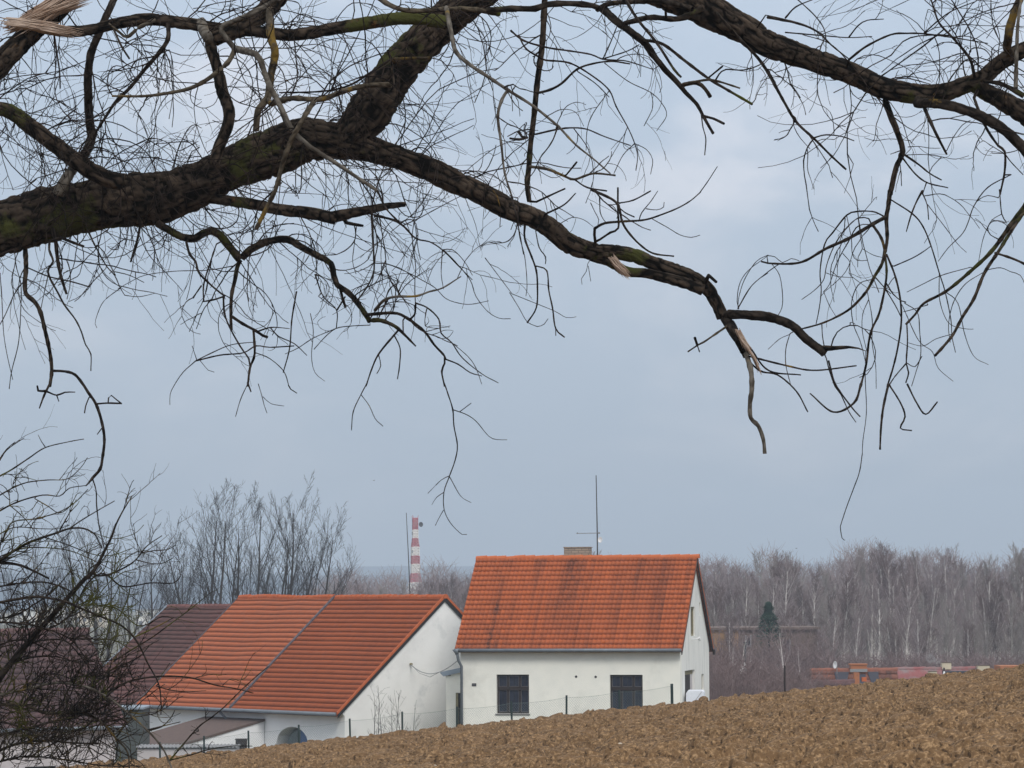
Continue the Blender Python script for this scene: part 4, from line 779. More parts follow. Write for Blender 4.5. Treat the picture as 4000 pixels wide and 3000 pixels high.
# ------------------------------------------------------------------ big willow, branches laid out limb by limb
# each line: sheet, kind (b rough bark, s smooth, p pale, y lichen), start width, end width, then points
TR = """
V b 130/122/116/113/109/114/114/104/92/90/96/96/96/88/72/56/53/56/54/50/47/45/45/46/40/33/31/30/34/37/29/26/26 - -260,560 -120,520 0,495 100,467 200,444 300,430 350,426 400,410 450,388 500,362 555,341 600,325 653,303 705,303 765,312 828,331 880,347 928,366 990,396 1053,425 1106,455 1145,468 1181,487 1231,526 1281,544 1331,545 1370,552 1406,566 1456,585 1500,605 1531,627 1550,660 1562,685
V b 60/80/93/88/86/84/80/80/82/84/84/72/61/57/54/50/47/46/44/40/38/36/34/32 - 728,312 770,278 803,237 860,150 932,75 993,15 1080,-50 1200,-100 1320,-80 1400,-40 1481,-2 1543,30 1618,70 1659,95 1734,122 1834,156 1909,190 1985,204 2034,202 2084,185 2121,170 2159,137 2212,107 2270,80
G b 85 100 690,560 830,600 900,640 1000,690 1150,700 1300,735 1500,790 1650,850
V s 26 16 1562,685 1575,700 1588,722 1600,745 1613,770
V p 12 8 1612,765 1622,800 1624,840 1620,872 1622,903 1638,920 1649,950 1652,980
G s 95 72 1880,1060 2000,1060 2100,1070 2212,1080 2412,1150 2540,1270 2645,1345 2700,1400
H b 60 6 430,1350 550,1350 700,1340 780,1350 840,1372
G y 22 12 1850,1165 1740,1240 1660,1295 1610,1320 1520,1380
G s 20 24 1600,1320 1580,1260
G s 14 12 1600,1320 1620,1380
G s 40 25 1700,720 1765,778
E b 90 110 1250,60 1450,60 1650,55 1850,60 2212,110 2420,155 2700,190 2900,235
F b 108 45 650,220 800,190 1000,150 1150,120 1290,108
F b 40 22 780,265 850,280 925,292
A b 210 190 640,-120 520,60 300,250 100,450 -60,620 -300,800
A b 100 115 330,240 550,270 700,270 830,250 1000,205 1250,168 1500,190 1750,225 2000,265 2212,270 2500,300 2800,262 3100,212 3450,160 3700,170 3860,200
A s 62 78 1010,-80 970,30 920,130 860,280 830,350 785,460 765,600 758,700 765,900 775,1050 795,1180
A s 85 90 800,1150 770,1260 720,1350 690,1400
A p 80 105 700,1370 640,1450 560,1560 500,1680
A b 120 160 -300,850 -60,930 100,970 300,1120 500,1270 700,1420 900,1530 1050,1570
A s 18 14 470,300 490,450 515,620 520,765
A s 22 16 985,260 1050,400 1120,510
A s 42 22 1455,235 1450,340 1380,450 1250,600 1130,750 1000,880 920,1000 830,1140
A b 110 100 1830,260 1820,400 1850,500 1890,650 1920,800 1975,950 1960,1100 1900,1250 1840,1420
A b 150 190 1850,330 1950,290 2100,240 2250,130 2380,0 2450,-120
A p 40 50 2500,-60 2212,95 2100,150 1980,200 1910,240 1940,310 2030,420
A p 60 30 2030,420 2212,470 2252,520 2312,700 2412,900 2512,1100 2632,1230 2762,1320 2932,1430 3112,1550 3262,1650
F p 20 8 1050,-9 1130,150 1270,290 1380,400 1500,430 1610,500 1750,640 1870,760
A y 45 18 2030,430 1960,550 1800,680 1650,760 1480,800 1250,830 970,830
A p 90 95 1740,190 1755,260 1800,330
A y 40 18 1340,170 1200,240 1100,320 1040,285 940,205
B y 80 55 120,60 125,300 165,450 130,650 100,850 20,950 0,1130
B y 50 45 130,900 300,850 500,860 600,850 750,790 950,740 1170,730
B y 46 36 510,860 440,970 360,1110 310,1200 250,1350 180,1600 150,1680 60,1860 0,1980
B y 24 26 1160,510 1300,505 1500,500
B s 20 14 1150,520 1000,620 800,740 560,790 200,800
B b 26 24 1140,430 1170,540 1190,740
B y 42 48 1000,-60 1150,40 1300,90 1500,90 1700,75 1900,85 2100,120
B p 42 22 1645,70 1690,300 1730,450 1850,560 2000,660 2180,780 2400,920 2612,1090
C p 22 12 400,1090 550,1250 700,1370 850,1500
B p 30 16 2170,790 2130,850 2090,1000 2120,1250 2150,1500 2212,1700
G p 16 9 -10,30 25,150 55,300 100,540
C b 56 46 285,-60 275,150 260,400 220,700 190,1000 160,1250 145,1450 130,1600 150,1740
C s 56 52 -200,90 0,75 200,75 300,40 500,30 700,50 790,85
C s 45 50 740,80 850,30 1100,12 1300,12 1500,60 1560,80
C s 78 26 780,70 900,180 1000,255 1150,370 1220,470 1320,600 1420,700 1500,800 1600,900 1650,1000 1740,1155
C s 25 22 1660,1005 1740,1025 1830,1068
C s 14 10 1635,980 1650,1100 1675,1200 1665,1340
C b 42 34 1490,730 1600,715 1670,770 1712,835
C s 45 55 980,200 1060,180 1200,150 1400,165 1500,145 1560,115 1640,70
C s 22 26 1330,145 1328,80
C s 28 22 960,-40 1080,160 1250,370 1400,600 1460,665
C s 30 24 1130,345 1300,380 1500,530 1700,680 1850,770 2075,900
C s 14 16 1700,670 1820,572
C y 24 16 1530,715 1690,690 1790,705 1970,762
C s 14 9 1760,690 1790,640 1850,600 2000,605 2140,560 2212,490
C s 24 30 1720,60 1900,260 2000,370 2140,520 2270,720
C s 30 18 2210,620 2362,900 2462,1060 2612,1200 2762,1350 2887,1465
D s 14 10 400,1190 500,1165 640,1180 745,1217
C s 20 9 -10,265 100,350 300,410 500,440 680,470 780,510 900,520 1000,530 1220,600
C s 20 8 60,310 120,420 230,490 290,520 500,545 700,660 840,780 900,920 1000,1100 1060,1240 1085,1350 1070,1475
C s 24 13 240,800 330,775 430,720 560,600 700,550 860,530 1020,552
C s 12 9 570,620 720,720 840,840
C s 18 9 205,1160 380,1120 500,1105 640,1115 800,1180 1025,1258
C s 8 5 310,1000 430,945 550,970 620,1090
C s 12 9 790,500 850,370 910,220
C s 12 9 800,505 1000,440 1100,385
C s 10 6 800,545 1000,700 1200,800 1300,900 1335,1000 1250,1130
C s 9 6 840,785 700,980 650,1120 640,1300
C s 9 6 1060,1240 960,1340 880,1500
C s 9 6 1080,1250 1160,1290 1215,1380 1198,1505
C s 9 6 1205,800 1215,930 1140,1090
C y 28 16 155,1440 300,1460 450,1520 540,1550 700,1500 890,1515
C s 18 14 540,1550 650,1620 820,1650
C s 14 16 470,1510 560,1400
C s 14 8 150,1120 60,1130 -40,1180
C s 24 20 60,1140 85,1180 130,1190 60,1205 -20,1195
D s 88 92 1290,895 1450,895 1600,920 1850,1010 2050,1130 2212,1290 2330,1480
D b 130 220 1770,730 1900,800 2050,880 2212,970 2400,1080
D y 90 62 2065,410 2085,250 2130,100 2200,-60
D p 38 24 2140,760 2150,400 2160,200 2190,-20
D s 30 50 1880,705 2000,720 2110,770 2212,830
D s 22 9 700,515 850,400 1060,300 1200,288 1350,292 1600,325 1900,375
D s 28 14 1775,625 1740,500 1600,330 1480,200 1430,60 1400,-30
D s 14 8 1350,285 1480,170 1600,90 1800,10
D s 12 8 -20,130 200,180 330,220 480,300
D s 26 10 0,150 250,200 420,270 560,400 700,510
D s 14 8 150,280 500,310 700,325 900,315
D s 14 8 700,320 780,220 860,175 1000,165
D s 16 8 150,155 240,60 400,-10
D s 14 8 250,-10 400,130 480,240 500,330 500,450
D b 62 45 1015,870 1060,1000 1120,1150 1165,1310 1115,1420 1080,1560 1055,1680
H b 45 26 1055,-10 1035,150 1022,220 1030,400 1012,520
D s 22 11 1170,1330 1300,1420 1400,1500 1500,1556
D s 20 10 1160,1360 1270,1500 1380,1580 1555,1622
D s 12 10 1370,1575 1335,1680
D s 38 18 1360,955 1450,1150 1545,1335
D s 9 6 1060,890 1150,1030 1200,1180 1230,1290 1190,1330
D s 8 5 1230,1215 1050,1200 930,1215 830,1190
D s 8 5 1210,1270 1300,1265 1400,1280 1490,1280
D s 8 5 1180,1340 1350,1335 1500,1355 1620,1375 1735,1345
D s 9 6 1545,1300 1600,1190 1680,1080 1750,1040
D s 9 6 1500,1355 1420,1440 1395,1490
D s 30 16 1780,845 1830,980 1900,1130 1990,1260 2045,1310 2045,1480 2005,1680
D s 14 9 2045,1325 2100,1400 2205,1510
D s 14 8 1000,880 900,800 790,650 620,450 500,360 300,300
H s 35 16 1020,215 900,280 700,400 500,490 330,590 200,620 0,615 -60,600
H s 16 8 1000,210 930,175 860,165 760,170 680,200 560,350 490,450 450,680 460,850 440,1020 415,1140
H s 13 6 890,270 870,230 780,225 680,310 580,450 510,620 480,760 400,850 290,930
H s 12 6 900,285 820,280 760,310 720,380 700,420 600,600 530,800 480,860
H s 9 6 680,205 720,400 728,530 770,590 860,590
H s 9 6 780,230 800,400 815,490 780,560 775,650
H s 8 5 815,490 910,545 1010,570
H s 8 5 480,860 530,980 590,1080
H s 8 5 505,700 600,730 740,740
H s 8 5 645,530 710,610 700,700 750,750 860,830
H s 25 24 905,285 980,400 1012,520
H b 30 14 1012,500 985,620 920,730 850,860 720,1000 590,1080 450,1140 270,1188
H b 22 18 1010,540 1025,680 1010,830 960,1050 900,1180 870,1300 850,1480 800,1680
H b 18 15 1025,540 1090,700 1130,850 1150,1000 1150,1150 1120,1350 1080,1520 1030,1680
H s 18 10 1030,800 1080,880 1150,940 1190,950
H s 14 9 1015,840 1100,980 1150,1080
H s 12 8 1090,640 1250,570 1350,510 1410,465
H s 14 9 930,740 1010,830 1060,880
H b 46 18 2300,0 2212,130 2100,280 1950,490 1800,640 1550,850 1350,960 1270,1060 1190,1145
H s 15 12 1200,1140 1205,1300 1195,1480 1215,1560 1190,1650
H b 34 24 2300,60 2150,260 2000,500 1870,700 1780,920 1680,1080 1600,1230 1520,1330 1445,1412
H b 20 24 1960,525 2100,570 2212,620 2350,700
H s 9 6 1750,650 1500,720 1330,800 1200,865
H s 11 7 1380,975 1250,1015 1170,1035
H s 16 7 1068,70 1250,190 1340,300 1410,470 1480,700 1530,860 1580,1100 1590,1250 1620,1385
H s 20 10 1335,-10 1290,70 1240,190 1195,342
H s 14 9 1330,0 1375,110 1388,240
H s 9 5 1380,110 1520,290 1640,450 1715,522
H s 10 6 1180,960 1290,1040 1310,1200 1320,1400 1280,1550 1240,1680
H s 9 5 1160,980 1300,1280 1420,1380 1470,1520 1600,1636
H s 9 5 1480,700 1485,940 1560,1130 1690,1180 1775,1185
H s 9 5 1530,860 1640,960 1700,1230 1780,1420 1905,1492
H s 12 6 2100,-150 1900,-40 1780,120 1730,260 1680,360 1560,480 1470,600
H s 11 8 1990,50 1900,30 1830,60 1810,80
H s 14 9 2000,-20 2020,190 2060,260
H s 8 5 2020,190 1930,250 1860,400 1820,600
H s 8 5 1600,1225 1450,1270 1340,1330 1200,1300
H s 14 10 1195,1480 1100,1590 1040,1680
H s 10 7 1205,1480 1270,1510 1330,1420
H s 9 5 860,870 900,1100 900,1300 930,1500 935,1700
H s 10 6 925,750 800,785 740,880 720,1000 740,1150 800,1300 845,1480
H s 8 5 870,930 820,1050 815,1200 855,1380
H s 9 6 1850,700 1700,800 1600,960 1560,1150 1575,1300
H s 9 6 1905,670 2010,655 2100,690 2180,720 2230,820
H s 9 6 -10,550 60,560 125,610 200,575 270,595
H s 9 6 100,620 0,690 -150,820 -260,1000
H s 9 6 0,545 -100,600 -200,750 -250,900 -260,1000
H s 9 6 40,630 100,720 125,880 120,1000 75,1085
H s 12 10 465,1130 470,1240 485,1330
H s 14 8 505,1440 530,1540 580,1680 630,1750 700,1900 760,1990
H s 10 7 190,1225 155,1350 155,1500 200,1680
H s 8 5 190,1230 100,1270 0,1360
H s 8 6 845,1370 840,1600 850,1900 820,2150 815,2260
H s 9 7 815,2260 790,2420 740,2560 680,2720 640,2840 625,2890 640,2990 662,3010
V s 6 4 1919,830 1908,880 1903,925 1901,970
V s 6 3 1860,830 1845,870 1800,890 1750,850
V s 5 3 1790,780 1805,830 1840,880 1858,900
V s 5 3 1920,830 1945,870 1955,900 1945,925 1970,930
V s 5 3 1600,760 1640,800 1680,810 1720,845 1745,890
V s 5 3 1620,770 1700,790 1760,800 1850,790
V s 5 3 1620,750 1660,800 1730,810
V s 5 3 1960,830 1980,870 2000,895 2025,868
E b 45 30 215,440 225,650 215,780 225,880 300,950 350,1040 390,1200 430,1380 447,1540 430,1680
E s 24 12 430,1659 380,1760 340,1870
E s 24 26 450,1545 560,1550 650,1580 730,1680 760,1729 830,1834 880,1990 902,2140 885,2300 865,2394 800,2470
I s 24 12 803,808 770,850 742,880
I s 14 10 798,815 830,920 835,1050 855,1220 880,1330 900,1420
I s 22 16 400,60 330,58 322,18
I s 20 9 400,62 490,97 560,72 650,70
I s 12 9 490,97 508,150
I s 16 16 830,172 930,165 1050,168
I s 14 12 1045,165 1000,130 962,98 938,120 935,155
I s 12 10 770,115 740,190 730,250
I s 10 9 885,375 840,435
E s 42 22 480,410 500,600 530,740 575,880
E s 22 9 430,420 425,500 460,600 420,660 425,730 500,870 560,980 650,1100 700,1200 740,1320 785,1400 785,1545
E s 10 7 420,700 380,880 350,1025
E s 28 22 530,395 640,440 722,470
E s 28 18 1210,290 1190,400 1130,602
E s 18 9 760,335 830,480 920,640 990,720 1040,830 1078,892
E s 12 9 835,460 900,520 960,650 1000,722
E s 9 6 915,660 780,800 680,920 643,947
E s 8 5 1078,892 1200,905 1340,875
E s 10 7 1000,690 1120,720 1245,782
E s 9 5 1040,830 900,940 840,1060 822,1140 838,1175
E s 9 5 2010,640 1800,675 1500,685 1250,720 1120,780 1020,835
E s 10 8 125,500 140,640 180,800 180,1000 160,1300 100,1550 80,1700
E s 10 7 0,700 15,900 30,1200 60,1400 110,1620
E s 14 12 230,650 420,730 600,770 775,820
E b 70 75 1360,270 1450,320 1570,390 1690,400 1750,360 1830,330 1900,370 1980,470 2070,580
E b 40 24 2075,590 2050,650 2030,760 2000,900 1995,1100 2000,1190
E b 70 46 2090,570 2160,500 2240,455 2342,420 2482,410 2612,480 2762,560 2862,620 2882,720 2912,800 3012,870 3092,960 3172,1080 3197,1120
F b 45 14 985,1110 1080,1110 1200,1160 1280,1230 1380,1332
F s 32 14 960,1060 1180,1045 1290,1080 1450,1200 1540,1320 1630,1420 1630,1480 1605,1550 1630,1680
J s 14 6 1630,0 1660,90 1700,220 1710,360 1740,530 1720,660 1670,800 1625,930 1625,1080 1680,1200 1780,1300 1822,1300
J s 9 5 1670,795 1600,830 1485,945
J s 9 5 1680,815 1770,970 1860,1025
J s 8 5 1625,935 1560,980 1520,1042
J s 8 5 1620,1090 1580,1160 1550,1222
J s 11 5 1700,222 1810,260 1900,320 2010,450 2080,480 2170,482
J s 8 6 1760,240 1860,165
F s 18 8 1640,1445 1750,1490 1850,1560 1952,1590
F s 18 16 1320,1105 1370,1060 1380,960
F s 18 7 1380,960 1480,1000 1580,1100 1600,1220 1690,1300 1780,1430 1950,1570 2095,1650
F s 9 6 1690,1300 1830,1420 1900,1520 1950,1659
F p 28 10 1030,1020 1100,940 1200,905 1380,900 1500,860 1610,830 1770,730
F s 18 12 1140,930 1090,1020 1060,1090
F s 12 7 860,890 950,830 1130,745 1165,752
F s 20 11 1225,1200 1190,1240 1060,1400 1000,1530 950,1680
J s 12 7 955,0 905,95 840,240 825,400
J s 9 7 910,95 980,190 1030,300 1098,365
F s 16 9 1195,1240 1245,1350 1240,1500 1222,1617
F s 10 9 1060,1410 1078,1500 1045,1567
F s 14 12 1270,1110 1272,1220
F s 10 7 985,1150 800,1160 690,1180 600,1250 500,1360
F s 9 6 690,1180 500,1260 360,1350 250,1400
F b 26 22 730,850 755,940 775,1000
F s 14 12 700,1020 770,905
F s 14 9 510,710 580,900 695,1020 695,1180
E s 24 14 1610,435 1640,540 1690,600 1720,700 1830,810 1940,900
E s 18 16 1930,900 1940,1050 1990,1180 2080,1340 2150,1440 2160,1500
E s 16 14 1940,900 1850,930 1758,947
E s 14 15 1870,450 1820,600 1760,800 1760,940
E s 16 14 1740,810 1668,915
E s 26 24 2010,1080 2100,1140 2212,1200 2270,1240 2312,1255
F s 16 6 0,1210 130,1170 290,1180
F s 14 8 130,1180 200,1250 330,1310 440,1412
E s 14 11 1690,1460 1900,1410 2100,1390 2212,1330 2332,1342 2540,1330
E s 10 7 1700,1455 1830,1390 2000,1320 2212,1295
E s 9 5 1690,1460 1580,1560 1500,1680 1470,1750 1468,1840
E s 9 6 1700,1450 1660,1330
E s 8 5 1740,1470 1800,1540 1850,1556
E b 24 18 2190,1180 2200,1400 2160,1520 2140,1680
I s 10 6 2140,0 2080,130 2035,282
I s 20 16 2140,-10 2168,65
F s 11 8 0,1390 120,1440 240,1550 285,1680
J s 12 10 280,10 300,45 352,78
F s 16 10 350,860 310,1100 290,1350 235,1560
F s 10 8 540,900 600,950 690,1010
J s 9 6 20,0 50,100 70,180 95,252
J s 8 5 60,110 130,170 242,190
F s 9 5 470,1050 495,1200 480,1420 510,1560 595,1635
F s 22 12 1000,190 1010,400 1020,600 1015,700 960,820 880,930
F s 24 10 1030,205 1180,240 1280,300 1380,400 1500,430
F s 10 6 1030,615 1140,625 1300,690 1450,770 1550,830 1640,920 1750,960 1860,970 2010,940
F s 10 6 870,290 850,450 835,600 865,710
F s 10 6 1610,520 1600,700 1620,840
F s 10 6 1620,500 1720,600 1850,760 1900,900 2000,1030 2100,1090 2200,1095
F s 9 6 1610,500 1700,500 1800,600 1870,720
F s 9 6 1980,570 2100,730 2212,880
F s 10 6 1270,290 1400,230 1550,150 1700,70 1800,20
G b 20 12 112,280 110,400 170,560 210,680 220,820 210,1000 130,1132
G s 14 9 205,340 235,480 290,560 288,622
G s 14 14 212,640 300,680 318,850 350,1000 378,1180 455,1256
G s 10 9 378,1180 378,1240
G s 9 6 50,50 60,350 110,560 130,800 120,900
G s 9 5 -20,870 60,1000 130,1120 220,1165
G s 8 5 140,1130 220,1162 280,1140 312,1095
G s 8 5 0,880 200,960 370,1030 470,1085 555,1078
G s 20 14 210,85 350,20 460,-30
G s 20 10 290,190 450,110 550,10
G s 30 26 720,430 712,370 715,310
G s 24 9 715,315 800,270 950,255 1150,240 1320,185 1450,130 1550,70 1630,0
C s 10 6 1620,1668 1690,1570 1775,1438
G s 20 16 760,410 850,350 918,312 915,150 915,-40
G s 10 6 1100,240 1120,180 1200,80 1260,-10
G s 9 6 1160,145 1250,155 1310,130 1315,88
G s 9 6 1210,232 1350,310 1450,370 1550,392 1625,372
G s 8 5 430,265 520,220 620,240 702,300
G s 14 12 930,95 1050,70 1200,-10
G s 15 14 920,130 980,180 1055,215
G s 10 7 680,95 720,180 750,240 740,300
G s 26 14 690,-20 900,90 950,250 1000,340 1100,450 1220,530 1400,555
G s 8 5 655,620 640,690 600,750 605,800
G s 8 5 660,640 680,770
G s 8 5 1960,1010 1945,950 1965,800 2040,680 2212,550
G s 8 5 1950,1010 2080,800 2212,700
"""
ORG = dict(A=(0, 0), B=(1000, 0), C=(2000, 0), D=(3000, 0), E=(0, 750), F=(1000, 750), G=(2000, 750), H=(3000, 750), I=(0, 1500), J=(1000, 1500), K=(0, 2250), L=(1000, 2250), V=(0, 0))
def parse(txt):
    out = []
    for ln in txt.strip().splitlines():
        t = ln.split(); k = 1.80833 if t[0] == 'V' else .45208; ox, oy = ORG[t[0]]
        P = np.array([[float(c) for c in q.split(',')] for q in t[4:]])*k+np.array([ox, oy])
        W = np.array([float(q) for q in t[2].split('/')])*k if '/' in t[2] else None
        out.append((t[1], W[0] if W is not None else float(t[2])*k, W[-1] if W is not None else float(t[3])*k, P, W))
    return out
def catmull(P, step):
    P = np.vstack([2*P[0]-P[1], P, 2*P[-1]-P[-2]]); out = []
    for i in range(1, len(P)-2):
        n = max(1, int(np.linalg.norm(P[i+1]-P[i])/step)); t = (np.arange(n)/n)[:, None]
        a, b, c, d = P[i-1], P[i], P[i+1], P[i+2]
        out.append(.5*((2*b)+(-a+c)*t+(2*a-5*b+4*c-d)*t*t+(-a+3*b-3*c+d)*t**3))
    out.append(P[-2:-1]); return np.vstack(out)
def lay(txt, Y0, seed, spread, bigdrift=.12, root_px=None):
    """turn traced limbs into lines in space: each starts at the depth of the limb it springs from and then leans nearer or farther"""
    rng = np.random.default_rng(seed); laid = []; allp = []; alld = []; allo = []
    for idx, (kind, w0, w1, P, W) in enumerate(parse(txt)):
        w = max(w0, w1); C = catmull(P, 14 if w < 25 else 22 if w < 60 else 12)
        n = len(C); arc = np.concatenate([[0], np.cumsum(np.linalg.norm(np.diff(C, axis=0), axis=1))])
        par = -1; flip = False; d0 = Y0+rng.normal(0, spread)
        if allp:
            A = np.vstack(allp); D = np.concatenate(alld); O = np.concatenate(allo)
            ds = [np.linalg.norm(A-C[k], axis=1) for k in (0, -1)]
            js = [int(np.argmin(x)) for x in ds]; dm = [x.min() for x in ds]
            if dm[1] < dm[0]*.5 and dm[1] < 40 and dm[0] > 60: flip = True
            e = 1 if flip else 0; pw = laid[int(O[js[e]])]['w']
            if dm[e] < pw*.75+22+w*.3:
                d0 = D[js[e]]; par = int(O[js[e]])
                if pw > w*1.15 and dm[e] > 6:      # root it in the middle of the limb it grows from
                    c = A[js[e]][None]; C = np.vstack([C, c]) if flip else np.vstack([c, C]); n += 1
                    arc = np.concatenate([[0], np.cumsum(np.linalg.norm(np.diff(C, axis=0), axis=1))])
        sl = rng.normal(0, bigdrift if w > 40 else .22)
        t = arc if not flip else arc[-1]-arc
        wob = np.cumsum(rng.normal(0, .010 if w < 40 else .004, n)); wob -= wob[-1 if flip else 0]
        wob = np.append(wob, wob[-1])[:n] if len(wob) < n else wob[:n]
        dep = d0 + sl*t/650. + (wob if w < 60 else wob*.5)
        if w < 60 and Y0 < 25 and kind in 'pys': dep = dep - (.42 if kind in 'py' else .2)*np.clip(t/90., 0, 1)
        pts = np.array([ray(*c)*y for c, y in zip(C, dep)])
        rad = (w0+(w1-w0)*arc/arc[-1])/2*dep/F
        if W is not None:
            kk = [int(np.argmin(np.linalg.norm(C-q, axis=1))) for q in P]; rad = np.interp(np.arange(n), kk, W)/2*dep/F
        if len(rad) == n and par >= 0 and laid[par]['w'] > w*1.15 and w > 20: rad[-1 if flip else 0] *= .6
        laid.append(dict(kind=kind, pts=pts, rad=rad, w=w, par=par, px=C, flip=flip))
        allp.append(C); alld.append(dep); allo.append(np.full(n, idx))
    return laid
def rough(pts, rad, rng, knobs=.0):
    """thick limb: closely ringed tube with furrowed bark"""
    per = max(18, int(rad.mean()*2*math.pi/.009)); per = min(per, 120)
    seg = np.linalg.norm(np.diff(pts, axis=0), axis=1); arc = np.concatenate([[0], np.cumsum(seg)])
    n = max(6, int(arc[-1]/.012)); s = np.linspace(0, arc[-1], n)
    P = np.stack([np.interp(s, arc, pts[:, i]) for i in range(3)], 1); Rr = np.interp(s, arc, rad)
    so = rng.random()*50
    Rr = Rr*(1+.10*(vnoise(s*3.3+so, 0)-.5)+.06*(vnoise(s*11+so, 5)-.5))
    T = np.gradient(P, axis=0); T /= np.linalg.norm(T, axis=1, keepdims=True)
    Nn = np.cross(T, (.05, 1, .1)); Nn /= np.linalg.norm(Nn, axis=1, keepdims=True); B = np.cross(T, Nn)
    th = np.arange(per)*2*np.pi/per
    TH, S = np.meshgrid(th, s); Rg = Rr[:, None]
    cx_, cy_ = np.cos(TH), np.sin(TH)
    k = Rg*11
    wv = vnoise(cx_*k+so, cy_*k, S*6, 17)*1.2
    a = vnoise(cx_*k*2.6+so+wv, cy_*k*2.6, S*12.5, 3); b = vnoise(cx_*k*5.5+so, cy_*k*5.5, S*22, 8); a2 = vnoise(cx_*k*4.2+so, cy_*k*4.2+wv, S*26, 31)
    cr_ = np.maximum((1-np.abs(2*a-1))**4, .75*(1-np.abs(2*a2-1))**5); h = (1-cr_)*(.62+.38*b)
    amp = np.minimum(.032, Rr*.24)[:, None]
    big = vnoise(cx_*1.3+so, cy_*1.3, S*1.9, 6)-.5
    rr = Rg*(1+.14*big)+amp*(h-.6)*.95
    V = P[:, None]+rr[..., None]*(cx_[..., None]*Nn[:, None]+cy_[..., None]*B[:, None])
    # rounded ends
    V = V.reshape(-1, 3); I = np.arange(n*per).reshape(n, per)
    Q = np.stack([I[:-1], np.roll(I[:-1], -1, 1), np.roll(I[1:], -1, 1), I[1:]], -1).reshape(-1, 4)
    c0_, c1_ = len(V), len(V)+1; V = np.vstack([V, P[0]-T[0]*Rr[0]*.3, P[-1]+T[-1]*Rr[-1]*.3])
    caps = np.array([(c0_, I[0, j], I[0, (j+1) % per], I[0, (j+1) % per]) for j in range(0)])
    Q2 = [(I[0, (j+1) % per], I[0, j], c0_, c0_) for j in range(per)]
    att = np.concatenate([h.ravel(), [.5, .5]])
    return V, Q, att, (I, c0_, c1_, per, n)
def rough_obj(name, line, mt, parent, rng, split=False):
    V, Q, att, (I, c0_, c1_, per, n) = rough(line['pts'], line['rad'], rng)
    tri0 = [(I[0, (j+1) % per], I[0, j], c0_) for j in range(per)]; tri1 = [(I[-1, j], I[-1, (j+1) % per], c1_) for j in range(per)]
    me = bpy.data.meshes.new(name); me.from_pydata(V.tolist(), [], Q.tolist()+[tuple(int(a) for a in t) for t in tri0+tri1])
    a = me.attributes.new('ridge', 'FLOAT', 'POINT'); a.data.foreach_set('value', att.astype(np.float32)); me.update()
    return link(name, me, mt, parent, True)
def curl(rng, p, d, L, r0, n, droop, wig, out, depth, kids, spread=1., up=0.):
    pts = [p]; d = d/np.linalg.norm(d); st = L/n
    ax = rng.normal(0, 1, 3)+np.array([0, 1.2*rng.choice([-1, 1]), 0]); ax -= d*ax.dot(d); ax /= np.linalg.norm(ax)+1e-9; bend = rng.normal(0, .125)
    for i in range(n):
        d = d + np.cross(ax, d)*bend + rng.normal(0, wig, 3) + np.array([0, 0, -droop*(1-i/n)+up])
        d /= np.linalg.norm(d); pts.append(pts[-1]+d*st)
    pts = np.array(pts); rad = r0*(1-.42*np.arange(n+1)/n); rad[1::3] *= 1.22
    out.append((pts, rad))
    if depth > 0:
        for _ in range(kids):
            i = rng.integers(1, n); t = pts[i+1 if i < n else i]-pts[i-1]; t /= np.linalg.norm(t)
            s = np.cross(t, rng.normal(0, 1, 3)); s /= np.linalg.norm(s)
            curl(rng, pts[i], t*.75+s*spread*.8, L*rng.uniform(.25, .6), rad[i]*.72, max(4, int(n*.6)), droop, wig, out, depth-1, max(0, kids-1), spread, up)
MK = dict(b='bark', s='bark_smooth', p='bark_pale', y='bark_yellow')
def pixof(p):
    p = np.asarray(p); d = p@CF
    return 2000+F*(p@AX)/d, 1500-F*(p@AY)/d
